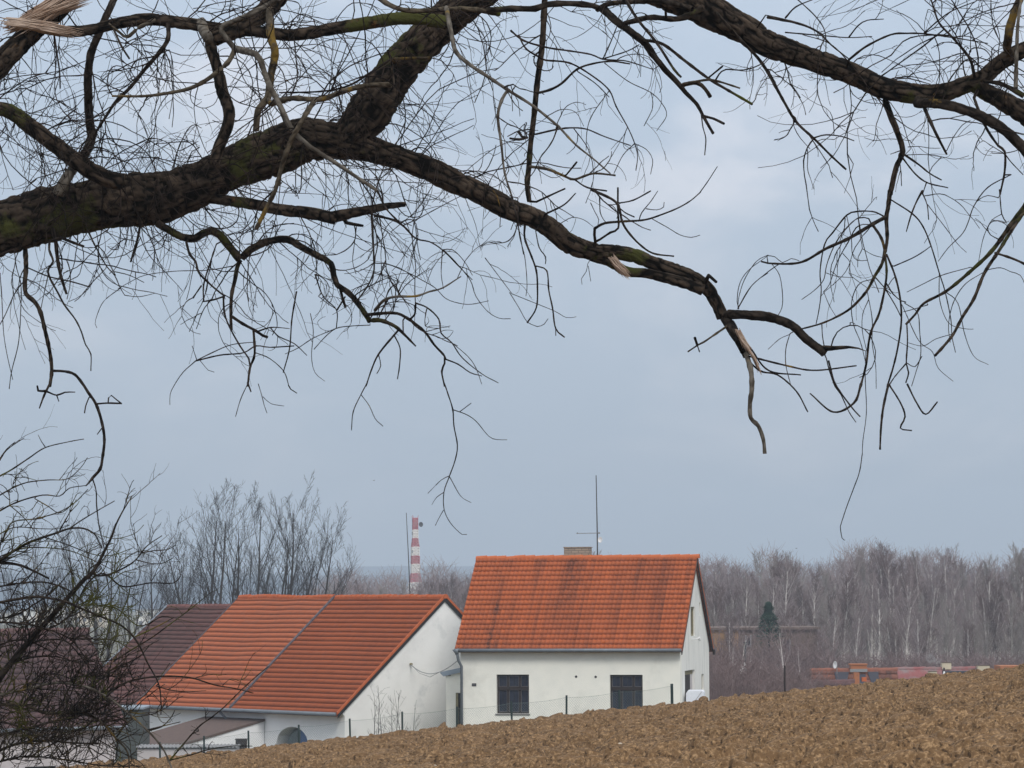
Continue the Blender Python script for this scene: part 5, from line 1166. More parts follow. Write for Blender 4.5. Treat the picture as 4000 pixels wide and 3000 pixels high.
def build_tree(rootname, rootloc, label, cat, laid, trunk, seed, density, twmat, thick=22, minlimb=60, plist=None):
    rng = np.random.default_rng(seed)
    root = empty(rootname, rootloc, 0, label=label, cat=cat); off = np.array(rootloc)
    if trunk is not None: rough_obj('trunk', dict(pts=trunk[0]-off, rad=trunk[1]), M['bark'], root, rng)
    limbs = {}; fine = {}; owner = {}
    for i, l in enumerate(laid):
        if l['w'] >= minlimb*.45208:
            limbs[i] = rough_obj('limb', dict(pts=l['pts']-off, rad=l['rad']), M[MK[l['kind']]], root, rng); owner[i] = i
        else:
            p = l['par']; owner[i] = owner.get(p, min(limbs) if limbs else -1)
            if owner[i] == -1: owner[i] = 0
            pts, rad = l['pts']-off, l['rad']*(1+.12*(rng.random(len(l['rad']))-.5)); rad[::4] *= 1.15
            if l['w'] >= thick*.45208:
                V, Q = tubes([(pts, rad)], 8); br = npmesh('branch', V, Q, M[MK[l['kind']]], limbs.get(owner[i], root), True, {'ridge': rng.random(len(V))})
            else: fine.setdefault(owner[i], []).append((pts, rad))
    # side twigs
    cand = []
    for i, l in enumerate(laid):
        for k in range(0, len(l['pts'])):
            cand.append((i, k))
    tot = 0
    for i, k in cand:
        l = laid[i]; p = l['pts'][k]; px, py = l['px'][k]
        lam = density(px, py, l['w'])
        for _ in range(rng.poisson(lam)):
            j0, j1 = max(0, k-1), min(len(l['pts'])-1, k+1); t = l['pts'][j1]-l['pts'][j0]; t /= np.linalg.norm(t)+1e-9
            s = np.cross(t, rng.normal(0, 1, 3)); s /= np.linalg.norm(s); s[1] *= .6
            big = l['w'] > 40; new = []
            L = plist['L']*rng.lognormal(0, .45)*(1.25 if big else .6 if l['w'] < 8 else 1)
            r = min(l['rad'][k]*.65, plist['r']*rng.uniform(.8, 1.5))
            curl(rng, p-off+s*l['rad'][k]*.8, s*(1 if big else .7)+t*rng.uniform(.1, .9)+np.array([0, 0, plist['up']]), L, r, 13, plist['droop']*rng.uniform(.3, 1.6), plist['wig'], new, 2 if big else 1, plist['kids'], 1.)
            if 'floor' in plist:
                al_ = np.vstack([q[0] for q in new])+off; qx, qy = pixof(al_)
                if (qy > np.interp(qx, plist['floor'][0], plist['floor'][1])).any(): continue
            fine.setdefault(owner[i], []).extend(new); tot += 1
    for ow, lines in fine.items():
        V, Q = tubes(lines, 4)
        o = npmesh('twigs', V, Q, M[twmat], limbs.get(ow, root), False, {'ridge': np.repeat(rng.random(len(V)//4+1), 4)[:len(V)]}); o['kind'] = 'stuff'
    print(rootname, 'side twigs', tot, 'lines', sum(len(x) for x in fine.values()))
    return root, limbs, off
laid = lay(TR, 20., 12, .35)
def dens(px, py, w):
    x, y = px/1.80833, py/1.80833
    if not (-60 < x < 2270 and -60 < y < 1000): return 0
    d = .05
    if x < 1000 and y < 480: d = .30
    if x < 1000 and 480 <= y < 700: d = .30
    if 1000 <= x < 1400 and y < 330: d = .14
    if 1400 <= x < 1600: d = .02
    if 1600 <= x and y < 330: d = .12
    if 1900 < x and y < 200: d = .32
    if 1600 < x and 330 <= y < 900: d = .035
    if 1000 <= x < 1500 and 330 <= y < 700: d = .07
    if 1150 < x < 1680 and 480 < y: d = .006
    if x < 500 and 560 < y < 1000: d = .03
    if x < 120 and y > 400: d = .12
    if y > 620: d *= .55
    if 1000 <= x < 1560 and y > 540: d *= .3
    return d*(1.3 if w > 60 else 1 if w > 12 else .45)
tr_pts = np.array([[-5.2, 20.3, -3.2], [-5.15, 20.25, -1.0], [-5.0, 20.2, .6], [-4.6, 20.1, 1.7], tuple(laid[0]['pts'][0])])
tr_rad = np.array([.50, .42, .36, .30, .22])
TC = catmull(tr_pts, .1); trr = np.interp(np.linspace(0, 4, len(TC)), range(5), tr_rad)
wil, wl, woff = build_tree('willow_tree', (-5.2, 20.3, -3.0), 'old gnarled bare willow with mossy limbs and drooping twigs hanging over the top', 'tree', laid, (TC, trr), 5, dens, 'twig', plist=dict(floor=(np.array([-400, 0, 200, 450, 650, 900, 1050, 1180, 1300, 1500, 1650, 1900, 2212])*1.808, np.array([1000, 900, 760, 850, 830, 760, 760, 700, 560, 640, 830, 900, 820])*1.808), L=.47, r=.0030, droop=.10, wig=.115, kids=3, up=.12))
# torn wood where the top left branches broke
def splinters(name, path, w, n, seed, parent, L0=.12):
    rng = np.random.default_rng(seed); lines = []
    if w > .025: lines += [(np.array(path)+np.array([0, .03, 0]), np.linspace(w*1.0, w*.35, len(path)))]
    for i in range(n*2):
        j = rng.random(); k = min(int(j*(len(path)-1)), len(path)-2); f = j*(len(path)-1)-k
        c = path[k]*(1-f)+path[k+1]*f; t = path[k+1]-path[k]; t = t/np.linalg.norm(t)
        nrm = np.array([t[2], 0, -t[0]]); c = c+nrm*rng.uniform(-w, w)+np.array([0, -rng.uniform(.0, .09), 0])
        L = L0*rng.uniform(.6, 1.6); e = c+t*L+rng.normal(0, .005, 3)
        lines.append((np.array([c-t*L*.6, c, e]), np.array([.002, .0045, .0008])))
    V, Q = tubes(lines, 4); return npmesh(name, V, Q, M['broken_wood'], parent)
def pxpath(sheet, pts, Y):
    ox, oy = ORG[sheet]; return np.array([at(ox+x*.45208, oy+y*.45208, Y) for x, y in pts])-woff
def depth_near(px, py):
    best = (1e9, 20)
    for l in laid:
        d = np.hypot(l['px'][:, 0]-px, l['px'][:, 1]-py)/max(8, l['w']); j = int(np.argmin(d))
        if d[j] < best[0]: best = (d[j], l['pts'][j][1]-l['rad'][j]*1.02)
    return best[1]
for sh, pts, w, n in (('A', [(560, -10), (460, 70), (330, 150)], .055, 150), ('A', [(150, 215), (300, 230), (480, 265)], .030, 110), ('A', [(150, 235), (350, 150), (620, 60)], .02, 60)):
    ox, oy = ORG[sh]; mid_ = pts[1]; Yd = depth_near(ox+mid_[0]*.45208, oy+mid_[1]*.45208)
    splinters('broken_wood', pxpath(sh, pts, Yd+.02), w, n, 3, wil)
for sh, pts, wd, n in (('G', [(880, 600), (910, 640), (950, 680)], .02, 40), ('G', [(1960, 1230), (1990, 1290), (2030, 1350)], .012, 40), ('G', [(2060, 1390), (2090, 1440), (2110, 1490)], .006, 14)):
    ox, oy = ORG[sh]; Yd = depth_near(ox+pts[1][0]*.45208, oy+pts[1][1]*.45208); splinters('bare_wood', pxpath(sh, pts, Yd+.012), wd, n, 4, wil, .05)

# ------------------------------------------------------------------ mossy shrub, lower left
TB = """
K s 70 40 -300,1500 -150,1150 0,880 200,620 400,400 620,150 740,20
I s 36 8 740,1679 820,1600 900,1450 960,1330 1000,1220 1060,1100 1140,970
I s 36 10 -300,1700 -60,1560 60,1480 250,1370 480,1290 600,1250 720,1248 820,1300 880,1420
I s 12 7 600,1250 700,1180 850,1090 990,1010
I s 16 7 -200,1500 0,1380 100,1200 300,1165 500,1110 640,1030 760,910
I s 18 7 -200,1250 -40,1120 150,1020 370,960 515,968 600,900 745,877
I s 15 6 -200,1100 0,960 200,860 400,830 580,820 700,720 755,635
I s 16 7 -200,950 -40,820 100,740 250,640 390,550 590,500 725,475
I s 12 6 -150,800 -30,700 60,570 210,465
I s 10 6 -80,760 0,640 60,560 130,500
I s 10 6 395,550 360,500 330,440
I s 12 6 -60,1330 120,1240 340,1250 500,1250 600,1220
I s 12 6 100,1060 220,1170 340,1330
I s 12 6 300,990 420,1060 510,1115 600,1060 665,950
I s 12 6 400,1330 560,1380 800,1470 960,1480 1140,1420
I s 14 7 0,1490 200,1420 400,1415 600,1440 800,1520 1000,1620 1150,1680
I s 18 7 850,1659 960,1640 1150,1540 1270,1400 1400,1310
I s 12 6 1220,1460 1330,1440 1450,1430 1520,1390
I s 12 6 1180,1520 1300,1550 1400,1550 1500,1500
I s 30 16 -60,1540 150,1560 300,1620 420,1680
K s 26 10 -60,240 150,200 330,180 560,220 700,280 870,350 1050,430 1180,560 1280,760 1370,930 1392,1100 1390,1200
K s 18 8 -60,100 200,60 420,60 640,150 800,330 900,360
K s 18 9 500,420 620,320 760,60 900,-20 1060,90 1300,60 1500,60 1560,0
K s 16 8 -60,380 150,330 350,210 480,110 620,-60
K s 20 8 -100,430 0,400 300,430 600,540 740,700 860,760
K s 14 8 300,430 420,300 480,200 490,80
K s 16 8 600,540 840,545 1000,560 1130,640
K s 14 8 740,240 1000,280 1200,430 1400,350 1480,360
K p 24 15 -100,1060 0,1030 300,960 450,925 600,930 780,970 950,1060 1100,1180 1280,1340 1400,1480 1460,1600 1490,1680
K p 16 8 610,915 680,870 820,870 1000,870 1120,1000
K y 34 14 -100,1130 0,1110 200,1110 330,1160 450,1190 650,1170 850,1240 1000,1400 1100,1520 1120,1680
K s 15 7 1465,1595 1700,1320 1830,1220 1950,1120 2080,990 2200,880 2320,780
K s 13 7 1475,1590 1650,1545 1800,1500 2000,1470 2180,1470
K s 20 8 950,1010 1050,940 1150,900 1300,875 1450,865 1650,880 1850,940 2020,970 2190,1012
K s 13 7 980,740 1100,660 1200,600 1330,520 1450,430 1600,320 1750,200
K s 12 7 1180,520 1350,440 1500,360
K s 14 7 930,830 1010,790 1200,700 1290,600
K s 14 8 940,1100 860,1140 700,1160 520,1180
K s 13 7 1280,1340 1400,1300 1480,1220 1510,1160
K s 12 7 1270,1330 1350,1310 1560,1260
K s 12 6 1150,900 1120,780 1180,700 1200,600
K s 12 6 950,1250 1150,1220 1350,1180 1440,1080
K s 12 6 1350,950 1450,980 1600,1000 1780,990
K y 22 10 90,1120 170,1180 220,1260 210,1380
K s 14 8 200,980 350,860 500,850 640,900
K s 26 14 -100,1400 100,1350 300,1300 480,1250 640,1230
K s 26 14 -100,1550 150,1450 400,1420 600,1440 850,1450
K s 20 10 -100,1250 100,1280 400,1400 560,1560 600,1680
K s 20 10 -100,900 100,760 300,700 500,700 700,760
K s 18 8 -60,620 100,560 250,560 420,640 560,700
K s 18 8 200,620 350,560 560,560 700,700 840,880
K y 20 9 500,1180 700,1200 900,1180 1050,1120
K s 18 8 -60,1620 200,1560 500,1580 900,1640 1200,1640
K s 14 8 820,1400 1000,1500 1200,1600 1250,1660
"""
lb = lay(TB, 27., 5, .7, .25)
def densb(px, py, w):
    x, y = px/1.80833, py/1.80833
    if x < -80: return 0
    d = .45
    if y < 1180: d = .13 if x > 60 else .20
    if y > 1300 and x < 260: d = .9
    if y > 1430 and x < 220: d = 1.2
    if y > 1520 and x < 180: d = 1.9
    if x > 300 and y > 1300: d = .13
    if x > 260 and y < 1320: d = .30
    return d*(1 if w > 12 else .8)
bp0 = np.array([-6.6, 27.2, -3.0])
tb = np.array([[-6.6, 27.2, -3.1], [-6.3, 27.1, -2.3], [-5.6, 27., -1.7], tuple(lb[0]['pts'][0])]); TBc = catmull(tb, .1)
build_tree('mossy_shrub', (-6.6, 27.2, -3.0), 'dense tangled bare shrub with moss and yellow lichen filling the lower left corner', 'shrub', lb, (TBc, np.interp(np.linspace(0, 3, len(TBc)), range(4), [.16, .13, .09, .06])), 8, densb, 'twig_moss', thick=18, minlimb=34, plist=dict(L=.30, r=.0042, droop=-.035, wig=.10, kids=3, up=.45))

# ------------------------------------------------------------------ bare trees farther off
def grow(rng, p, d, L, r, level, out, trunkout, cfg):
    n = cfg['seg'][level]; pts = [p]; d = d/np.linalg.norm(d); rr = [r]
    for i in range(n):
        d = d+rng.normal(0, cfg['wig'][level], 3)+np.array([0, 0, cfg['up'][level]]); d /= np.linalg.norm(d)
        pts.append(pts[-1]+d*L/n); rr.append(max(cfg['rmin'], r*(1-(i+1)/n*(cfg['taper'][level]))))
    pts = np.array(pts); rr = np.array(rr)
    (trunkout if level <= cfg['tl'] else out).append((pts, rr))
    if level+1 >= len(cfg['seg']): return
    kn = rng.poisson(cfg['kids'][level]) if level else cfg['kids'][0]
    for j in range(kn):
        f = cfg['from'][level]+(1-cfg['from'][level])*(j+rng.random())/max(1, kn); q = f*n; k = min(int(q), n-1)
        c = pts[k]+(pts[k+1]-pts[k])*(q-k); t = pts[k+1]-pts[k]; t /= np.linalg.norm(t)
        s = np.cross(t, rng.normal(0, 1, 3)); s /= np.linalg.norm(s); a = math.radians(rng.normal(cfg['ang'][level], 8))
        grow(rng, c, t*math.cos(a)+s*math.sin(a), L*cfg['len'][level]*(1.1-cfg['tipshrink'][level]*f)*rng.uniform(.7, 1.25), max(cfg['rmin'], np.interp(q, range(n+1), rr)*cfg['rk'][level]), level+1, out, trunkout, cfg)
def tree_mesh(seed, H, r, cfg, lean=0, fork=1):
    rng = np.random.default_rng(seed); out = []; tk = []
    for f in range(fork):
        grow(rng, np.array([rng.normal(0, .1*fork), rng.normal(0, .1*fork), 0]), np.array([lean+rng.normal(0, .06*fork), rng.normal(0, .05), 1.]), H*.92*(1 if f == 0 else rng.uniform(.75, .98)), r, 0, out, tk, cfg)
    return tubes(tk, 6, (1, .1, .05)), tubes(out, 3, (.4, .9, .1))
ALD = dict(seg=(12, 9, 7, 5), wig=(.03, .05, .07, .09), up=(.02, .10, .08, .05), rmin=.0065, taper=(.88, .86, .80, .6), kids=(11, 7, 5), ang=(34, 32, 32), len=(.56, .44, .42), tipshrink=(.72, .6, .4), rk=(.50, .50, .6), tl=0, **{'from': (.24, .15, .15)})
BIR = dict(seg=(10, 6, 5, 4), wig=(.03, .06, .10, .12), up=(.03, .09, .06, -.02), rmin=.007, taper=(.80, .88, .7, .5), kids=(24, 13, 10), ang=(28, 32, 30), len=(.34, .44, .5), tipshrink=(.7, .5, .4), rk=(.34, .5, .6), tl=1, **{'from': (.28, .12, .1)})
POP = dict(seg=(10, 7, 5, 4), wig=(.02, .05, .08, .1), up=(.03, .10, .10, .08), rmin=.008, taper=(.86, .88, .7, .5), kids=(22, 11, 7), ang=(30, 28, 30), len=(.36, .42, .5), tipshrink=(.7, .5, .4), rk=(.4, .5, .6), tl=1, **{'from': (.2, .15, .1)})
protos = {}; hts = {}
def place(key, gen, name, loc, rz, s, tmat, cmat, label, group, cat='tree', sz=1.):
    if key not in protos:
        (tv, tq), (cv, cq) = gen()
        o = empty(name, loc, rz, label=label, cat=cat, group=group)
        t = npmesh('trunk', tv, tq, M[tmat], o, True); c = npmesh('crown', cv, cq, M[cmat], o)
        protos[key] = (o, t, c); hts[key] = float(np.percentile(cv[:, 2], 99.7))
    else:
        s0, t0, c0_ = protos[key]; o = s0.copy(); col.objects.link(o)
        for ch in (t0, c0_):
            k = ch.copy(); col.objects.link(k); k.parent = o
        o.location = loc; o.rotation_euler = (0, 0, rz); o['label'] = label; o['group'] = group
    if not key.startswith('sap'): s = s/hts[key]; sz = 1
    o.scale = (s, s, s*sz); return o
def near_z(x, y): return float(ground_z(np.array([x]), np.array([y]))[0])
rng = random.Random(11)
# dark alders behind the barn
al = [(785, 1872, 178, 0, 0), (835, 1880, 172, .05, 1), (880, 1950, 182, -.03, 2), (915, 1930, 175, 0, 3), (985, 1905, 180, .02, 4), (1040, 1925, 170, 0, 5), (1075, 2000, 184, .06, 6), (1105, 1848, 176, .05, 7), (1165, 1960, 173, .08, 8), (1140, 2020, 168, .14, 9), (1160, 2100, 170, .20, 10), (720, 2010, 182, -.04, 11), (690, 2120, 186, .0, 12)]
word = ['with a wide open forked crown', 'leaning a little right beside the forked one', 'slim', 'with upright limbs', 'with a dense narrow crown', 'with a rounded top', 'short', 'tallest of the right-hand clump', 'with a bushy crown near the right end', 'leaning right at the clump edge', 'leaning farthest right at the clump edge', 'thin, left of the forked one', 'low and thin, left end of the clump']
for px, py, Y, lean, k in al:
    p = at(px, 2400, Y); zb = near_z(p[0], Y)-.1; H = at(px, py, Y)[2]-zb
    place('al%d' % k, lambda: tree_mesh(100+k, 12., .17 if k < 9 else .13, ALD, lean, 2 if k in (0, 7, 9) else 1), 'alder_tree', (p[0], Y, zb), 0, H, 'trunk_dark', 'twig_dark', 'dark bare tree behind the barn, ' + word[k], 'dark bare trees behind the barn roofs')
# smaller row seen through the shrub
for i in range(14):
    px = -20+i*50+rng.uniform(-14, 14); Y = rng.uniform(150, 190); py = 2040+rng.uniform(-25, 110)+(60 if px < 120 else 0)
    p = at(px, 2400, Y); zb = near_z(p[0], Y)-.1; H = at(px, py, Y)[2]-zb
    place('al%d' % rng.choice([2, 3, 4, 5, 12]), lambda: tree_mesh(7, 12, .14, ALD), 'alder_tree', (p[0], Y, zb), rng.uniform(0, 6), H, 'trunk_dark', 'twig_dark', 'slender dark bare tree in the row seen through the mossy shrub', 'slender bare trees seen through the shrub')
# birch wood
def wood_top(px):
    return float(np.interp(px, [1200, 1290, 1360, 1400, 1480, 1530, 1600, 1660, 1700, 1760, 1850, 2300, 2500, 2620, 2780, 2830, 2960, 3010, 3080, 3180, 3240, 3330, 3380, 3450, 3540, 3640, 3720, 3800, 3850, 3900, 3960, 4050, 4200],
                         [2270, 2235, 2195, 2230, 2245, 2210, 2290, 2200, 2170, 2215, 2235, 2170, 2175, 2190, 2165, 2170, 2200, 2110, 2170, 2190, 2190, 2110, 2100, 2120, 2150, 2130, 2150, 2190, 2150, 2190, 2160, 2120, 2120]))
KB = ['bi0', 'bi1', 'bi2', 'bi3', 'bi4', 'po0', 'po1', 'po2']
def gen_for(k):
    i = int(k[2]); s_ = 300+i*7+(50 if k[0] == 'p' else 0)
    return (lambda: tree_mesh(s_, 12., .15, BIR, 0, 1 if i % 2 == 0 else 2)) if k[0] == 'b' else (lambda: tree_mesh(s_, 12., .13, POP, 0, 1))
LB = {'b': 'bare birch with a pale trunk and purple-brown twigs in the wood beyond the houses', 'p': 'bare grey upright tree in the wood beyond the houses'}
GB = {'b': 'birches in the wood beyond the houses', 'p': 'grey upright trees in the wood beyond the houses'}
nb = 0
rows = [(218, 30, .60), (228, 30, .72), (240, 34, .84), (254, 36, .92), (268, 38, .97), (284, 40, 1.), (300, 42, 1.), (318, 30, 1.)]
for ri, (Y, n, hf) in enumerate(rows):
    for i in range(n):
        px = (1230 if ri > 3 else 1500)+(4120-(1230 if ri > 3 else 1500))*(i+rng.uniform(-.1, 1.1))/n
        if 1500 < px < 1760 and ri < 6: continue
        if 1860 < px < 2560 and ri < 5: continue
        if 2620 < px < 3200 and ri < 2 and rng.random() < .12: continue
        Yj = Y+rng.uniform(-6, 6); p = at(px, 2400, Yj); zb = near_z(p[0], Yj)-.1
        zt = at(px, wood_top(px)+rng.uniform(-22, 45)+rng.random()**2*90, Yj)[2]; H = (zt-zb)*hf*rng.uniform(.94, 1.03)
        if px < 1860: H *= .97
        if H < 3: continue
        k = rng.choice(KB[:5] if rng.random() < .68 else KB[5:])
        place(k, gen_for(k), 'birch_tree' if k[0] == 'b' else 'poplar_tree', (p[0], Yj, zb), rng.uniform(0, 6.28), H, 'trunk_birch' if k[0] == 'b' else 'trunk_grey', ('twig_purple' if k in ('bi1', 'bi3') else 'twig_birch') if k[0] == 'b' else 'twig_grey', LB[k[0]], GB[k[0]]); nb += 1
print('wood trees', nb)
# far mass of the wood: layered thickets of stems behind the counted trees
r2_ = np.random.default_rng(77); LN = []
for i in range(5200):
    px = r2_.uniform(1230, 4150); Y = r2_.uniform(322, 400); base = at(px, 2400, Y); zb = -10.; zt = at(px, wood_top(px)+45+r2_.exponential(40), Y)[2]
    x = base[0]; h = zt-zb; k = r2_.random()
    n = 5; z = np.linspace(zb if k < .12 else zb+h*r2_.uniform(.1, .75), zt, n); zz = z; dx = np.cumsum(r2_.normal(0, .28, n)); dy = np.cumsum(r2_.normal(0, .3, n))
    LN.append((np.stack([x+dx, Y+dy, zz], 1), np.linspace(.05 if k > .12 else .11, .008, n)))
    for j in range(5):
        q = r2_.integers(1, n); c = np.array([x+dx[q], Y+dy[q], zz[q]])
        d = np.array([r2_.normal(0, .8), r2_.normal(0, .4), r2_.uniform(.3, 1.6)]); LN.append((np.array([c, c+d*.5, c+d+np.array([r2_.normal(0, .2), 0, .1])]), np.array([.022, .014, .007])))
V, Q = tubes(LN, 3, (1, .1, .05)); tag(npmesh('woods', V, Q, M['twig_birch']), 'far brown mass of bare woodland behind the birches', 'woodland', kind='stuff')
# brush low in front of the wood
LN = []
for i in range(2110):
    px = r2_.uniform(2560, 4100) if i < 1900 else r2_.uniform(2760, 3290); Y = r2_.uniform(196, 212); b_ = at(px, 2500, Y); zb = near_z(b_[0], Y)
    tz = at(px, (2575 if i < 1900 else 2430+r2_.uniform(0, 90))+r2_.exponential(28), Y)[2] if px < 3250 else at(px, 2590+r2_.exponential(30), Y)[2]
    n = 5; z = np.linspace(zb, max(tz, zb+.5), n); dx = np.cumsum(r2_.normal(0, .22, n)); LN.append((np.stack([b_[0]+dx, Y+np.cumsum(r2_.normal(0, .2, n)), z], 1), np.linspace(.03, .009, n)))
    for j in range(7):
        q = r2_.integers(1, n); c = LN[-1-j][0][q]; d = np.array([r2_.normal(0, .6), r2_.normal(0, .4), r2_.uniform(.2, .9)]); LN.append((np.array([c, c+d*.5, c+d]), np.array([.014, .011, .008])))
V, Q = tubes(LN, 3, (1, .1, .05)); tag(npmesh('undergrowth', V, Q, M['twig_purple']), 'brown thicket of bare undergrowth at the foot of the wood', 'undergrowth', kind='stuff')
# thin brush and young birches close behind the field, beside the cottage
LN = []
for i in range(420):
    px = r2_.uniform(2790, 3190); Y = r2_.uniform(128, 140); b_ = at(px, 2600, Y); zb = near_z(b_[0], Y)-.3
    tz = at(px, np.interp(px, [2790, 2900, 3190], [2570, 2600, 2640])+r2_.exponential(25), Y)[2]
    n = 6; z = np.linspace(zb, tz, n); dx = np.cumsum(r2_.normal(0, .13, n)); LN.append((np.stack([b_[0]+dx, Y+np.cumsum(r2_.normal(0, .1, n)), z], 1), np.linspace(.018, .005, n)))
    for j in range(6):
        q = r2_.integers(1, n); c = LN[-1-j][0][q]; d = np.array([r2_.normal(0, .35), r2_.normal(0, .2), r2_.uniform(.15, .6)]); LN.append((np.array([c, c+d*.5, c+d]), np.array([.009, .007, .004])))
V, Q = tubes(LN, 3, (1, .1, .05)); tag(npmesh('undergrowth', V, Q, M['twig_purple']), 'thin bare brush between the cottage gable and the low dark roof', 'undergrowth', kind='stuff')
YB = [(2852, 2500, .0, 'straight'), (2868, 2470, .10, 'right-leaning'), (2835, 2560, -.08, 'short left-leaning'), (2950, 2560, .16, 'slanting'), (3060, 2450, .0, 'tall thin'), (3130, 2520, -.05, 'slim'), (2895, 2540, .12, 'thin slanting')]
for i, (px, py, ln, w_) in enumerate(YB):
    Y = 142+i*1.5; p = at(px, 2600, Y); zb = near_z(p[0], Y)-.2; H = at(px, py, Y)[2]-zb
    place('yb%d' % i, lambda: tree_mesh(700+i, 12., .10, dict(BIR, kids=(12, 6, 4)), ln, 1), 'young_birch', (p[0], Y, zb), 0, H, 'trunk_birch', 'twig_birch', w_+' young birch with white stem right of the cottage', 'young birches right of the cottage')
# spruce
p = at(3002, 2350, 208.); zb = near_z(p[0], 208); H = p[2]-zb
sp = empty('spruce_tree', (p[0], 208, zb), 0, label='small dark green spruce, the only evergreen, beside the ochre building', cat='tree')
MB().tube([(0, 0, 0), (0, 0, H*.95)], [.12, .02], 6).build('trunk', M['trunk_dark'], sp)
V = []; Qf = []
for i in range(2600):
    t = r2_.random()**.7; z = H*(.60+.40*t); rm = (1.1+.3*math.sin(z*11.))*(1-t)**1.1+.02; a = r2_.uniform(0, 6.28); rr = rm*(.35+.65*r2_.random()**.5)*(1+.25*math.sin(z*9)); c = np.array([rr*math.cos(a), rr*math.sin(a), z-rr*.25])
    u = np.array([math.cos(a), math.sin(a), -.35])*r2_.uniform(.12, .28); w_ = np.array([-math.sin(a), math.cos(a), r2_.normal(0, .3)])*.045; b_ = len(V); V += [c-w_, c+w_, c+u]; Qf.append((b_, b_+1, b_+2))
npmesh('crown', V, Qf, M['needles'], sp)
# saplings by the barn gable
sg = [(1462, 2712, 0, 'thin leaning'), (1474, 2684, .0, 'straight'), (1500, 2690, .0, 'middle straight'), (1531, 2752, .03, 'low bushy'), (1538, 2682, -.02, 'tall slightly curved'), (1562, 2700, -.08, 'left-leaning'), (1604, 2740, .05, 'short outermost')]
SAP = dict(seg=(8, 5, 4), wig=(.03, .08, .1), up=(.01, .05, .05), rmin=.004, taper=(.8, .7, .5), kids=(8, 2), ang=(40, 40), len=(.3, .4), tipshrink=(.5, .4), rk=(.4, .6), tl=0, **{'from': (.2, .2)})
for i, (px, py, ln, w_) in enumerate(sg):
    Y = 113.5+i*.3; p = at(px, 2860, Y); zb = float(g_profile(np.array(Y)))+.1*p[0]-.5; H = at(px, py, Y)[2]-zb
    place('sap%d' % i, lambda: tree_mesh(500+i, H, .022, SAP, ln, 1), 'sapling', (p[0], Y, zb), 0, 1., 'trunk_dark', 'twig_dark', w_+' bare sapling in front of the white barn gable', 'saplings in front of the barn gable')
# stones and clods on the field
for px, py, r, lab in ((2423, 2905, .020, 'pale flat stone lying on the soil below the right cottage window'), (3906, 2858, .026, 'long pale stone on the soil near the right edge'), (3810, 2958, .014, 'small white pebble low on the right of the field'), (1700, 2990, .012, 'tiny pale pebble low on the soil, left of the flat stone')):
    d = ray(px, py); Y = 40.
    for _ in range(60):
        z = float(field_z(np.array(d[0]*Y), np.array(Y)))+.05
        Y += (d[2]*Y-z)/max(.01, -(d[2]-(.1*d[0]-.0391-.00047*(Y-85))))*.5
        Y = min(max(Y, 36), 90)
    rs = np.random.default_rng(int(px)); mb = MB()
    import bmesh
    bm = bmesh.new(); bmesh.ops.create_icosphere(bm, subdivisions=2, radius=r)
    for v in bm.verts: v.co = Vector((v.co.x*1.5, v.co.y, v.co.z*.6))*(1+rs.normal(0, .08))
    me = bpy.data.meshes.new('stone'); bm.to_mesh(me); bm.free(); o = link('stone', me, M['stone'], smooth=True)
    o.location = (d[0]*Y, Y, d[2]*Y); o.rotation_euler = (0, .2, rs.uniform(0, 3)); tag(o, lab, 'stone')

# ------------------------------------------------------------------ sky, sun, haze
w = bpy.data.worlds.new('World'); sc.world = w; w.use_nodes = True; N = w.node_tree.nodes; Lk = w.node_tree.links
bg = N['Background']; sky = N.new('ShaderNodeTexSky'); sky.sky_type = 'NISHITA'; sky.sun_disc = False
EL, AZ = math.radians(40), math.radians(163)
sky.sun_elevation = EL; sky.sun_rotation = AZ; sky.air_density = 1; sky.dust_density = 2; sky.altitude = 300
vm = N.new('ShaderNodeVectorMath'); vm.operation = 'SCALE'; vm.inputs['Scale'].default_value = .10; Lk.new(sky.outputs['Color'], vm.inputs[0])
tc = N.new('ShaderNodeTexCoord'); sep = N.new('ShaderNodeSeparateXYZ'); Lk.new(tc.outputs['Generated'], sep.inputs[0])
gr = N.new('ShaderNodeMapRange'); gr.inputs['From Min'].default_value = 0; gr.inputs['From Max'].default_value = 1; gr.inputs['To Min'].default_value = 1; gr.inputs['To Max'].default_value = 2.9; Lk.new(sep.outputs['Z'], gr.inputs['Value'])
mp = N.new('ShaderNodeMapping'); mp.inputs['Scale'].default_value = (9, 9, 18); mp.inputs['Location'].default_value = (2.2, .4, .3); Lk.new(tc.outputs['Generated'], mp.inputs['Vector'])
n1 = N.new('ShaderNodeTexNoise'); n1.inputs['Scale'].default_value = 1; n1.inputs['Detail'].default_value = 6; n1.inputs['Roughness'].default_value = .55; n1.inputs['Distortion'].default_value = .4; Lk.new(mp.outputs['Vector'], n1.inputs['Vector'])
mr = N.new('ShaderNodeMapRange'); mr.interpolation_type = 'SMOOTHSTEP'; mr.inputs['From Min'].default_value = .46; mr.inputs['From Max'].default_value = .74; Lk.new(n1.outputs['Fac'], mr.inputs['Value'])
cm = N.new('ShaderNodeMix'); cm.data_type = 'RGBA'; cm.inputs['A'].default_value = (.43, .507, .612, 1); cm.inputs['B'].default_value = (.66, .68, .745, 1); Lk.new(mr.outputs['Result'], cm.inputs['Factor'])
cs_ = N.new('ShaderNodeVectorMath'); cs_.operation = 'SCALE'; Lk.new(cm.outputs['Result'], cs_.inputs[0]); Lk.new(gr.outputs['Result'], cs_.inputs['Scale'])
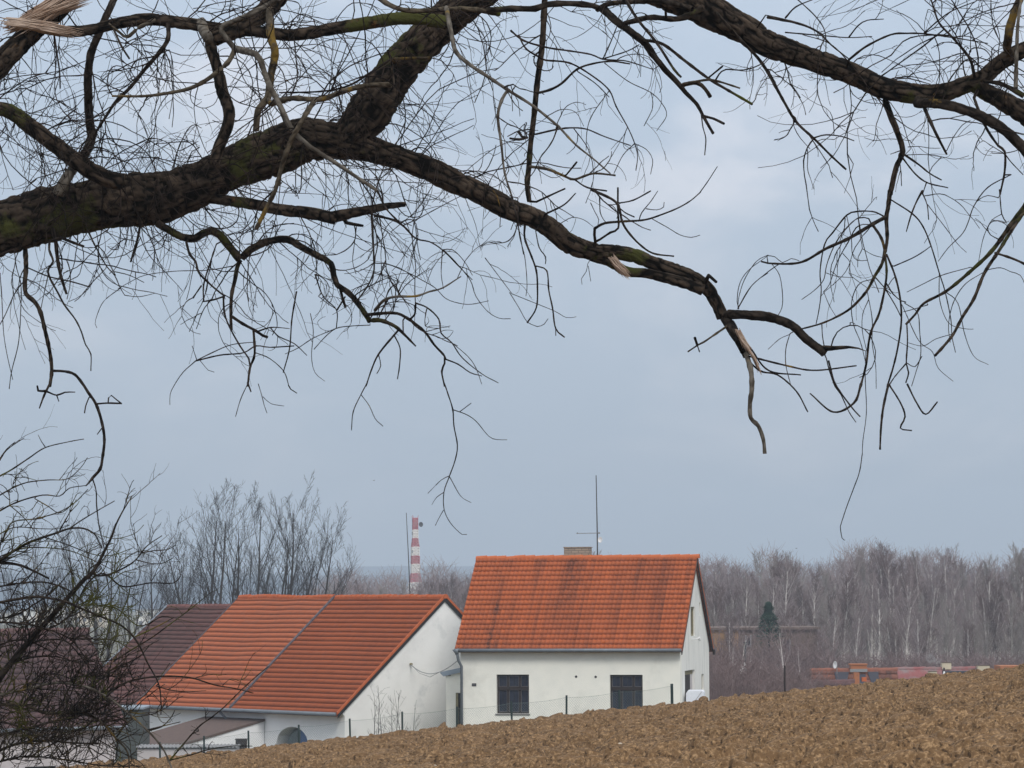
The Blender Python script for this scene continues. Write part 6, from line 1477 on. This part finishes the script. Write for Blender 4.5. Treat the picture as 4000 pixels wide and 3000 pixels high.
zc = N.new('ShaderNodeMix'); zc.data_type = 'RGBA'; zc.inputs['B'].default_value = (1.15, 1.13, 1.10, 1); zr_ = N.new('ShaderNodeMapRange'); zr_.inputs['From Min'].default_value = .2; zr_.inputs['From Max'].default_value = .8; Lk.new(sep.outputs['Z'], zr_.inputs['Value']); Lk.new(zr_.outputs['Result'], zc.inputs['Factor']); Lk.new(cs_.outputs[0], zc.inputs['A'])
fm = N.new('ShaderNodeMix'); fm.data_type = 'RGBA'; fm.inputs['Factor'].default_value = .93; Lk.new(vm.outputs[0], fm.inputs['A']); Lk.new(zc.outputs['Result'], fm.inputs['B'])
Lk.new(fm.outputs['Result'], bg.inputs['Color']); bg.inputs['Strength'].default_value = 1.0
sd = bpy.data.lights.new('sun', 'SUN'); sd.energy = 1.65; sd.angle = math.radians(18); sd.color = (1, .96, .9)
so = bpy.data.objects.new('sun', sd); col.objects.link(so)
dirv = Vector((math.sin(AZ)*math.cos(EL), math.cos(AZ)*math.cos(EL), math.sin(EL)))
so.rotation_euler = dirv.to_track_quat('Z', 'Y').to_euler()
hz = MB().box(-3000, 3000, -300, 4600, -60, 130).build('haze', None)
hm = bpy.data.materials.new('haze'); hm.use_nodes = True; N = hm.node_tree.nodes; Lk = hm.node_tree.links; N.remove(N['Principled BSDF'])
pv = N.new('ShaderNodeVolumePrincipled'); pv.inputs['Color'].default_value = (.74, .86, 1, 1); pv.inputs['Density'].default_value = .0005; Lk.new(pv.outputs['Volume'], N['Material Output'].inputs['Volume'])
hz.data.materials.append(hm); tag(hz, 'thin pale haze lying over the distant wood and hills', 'haze', kind='stuff')
sc.view_settings.view_transform = 'Standard'; sc.view_settings.look = 'None'; sc.view_settings.exposure = .06; sc.view_settings.gamma = 1
sc.cycles.volume_bounces = 0; sc.cycles.max_bounces = 6; sc.cycles.transparent_max_bounces = 8
sc.render.filter_size = 1.1; sc.cycles.use_denoising = True; sc.cycles.denoiser = 'OPENIMAGEDENOISE'; sc.cycles.denoising_input_passes = 'RGB_ALBEDO_NORMAL'; sc.cycles.denoising_prefilter = 'ACCURATE'
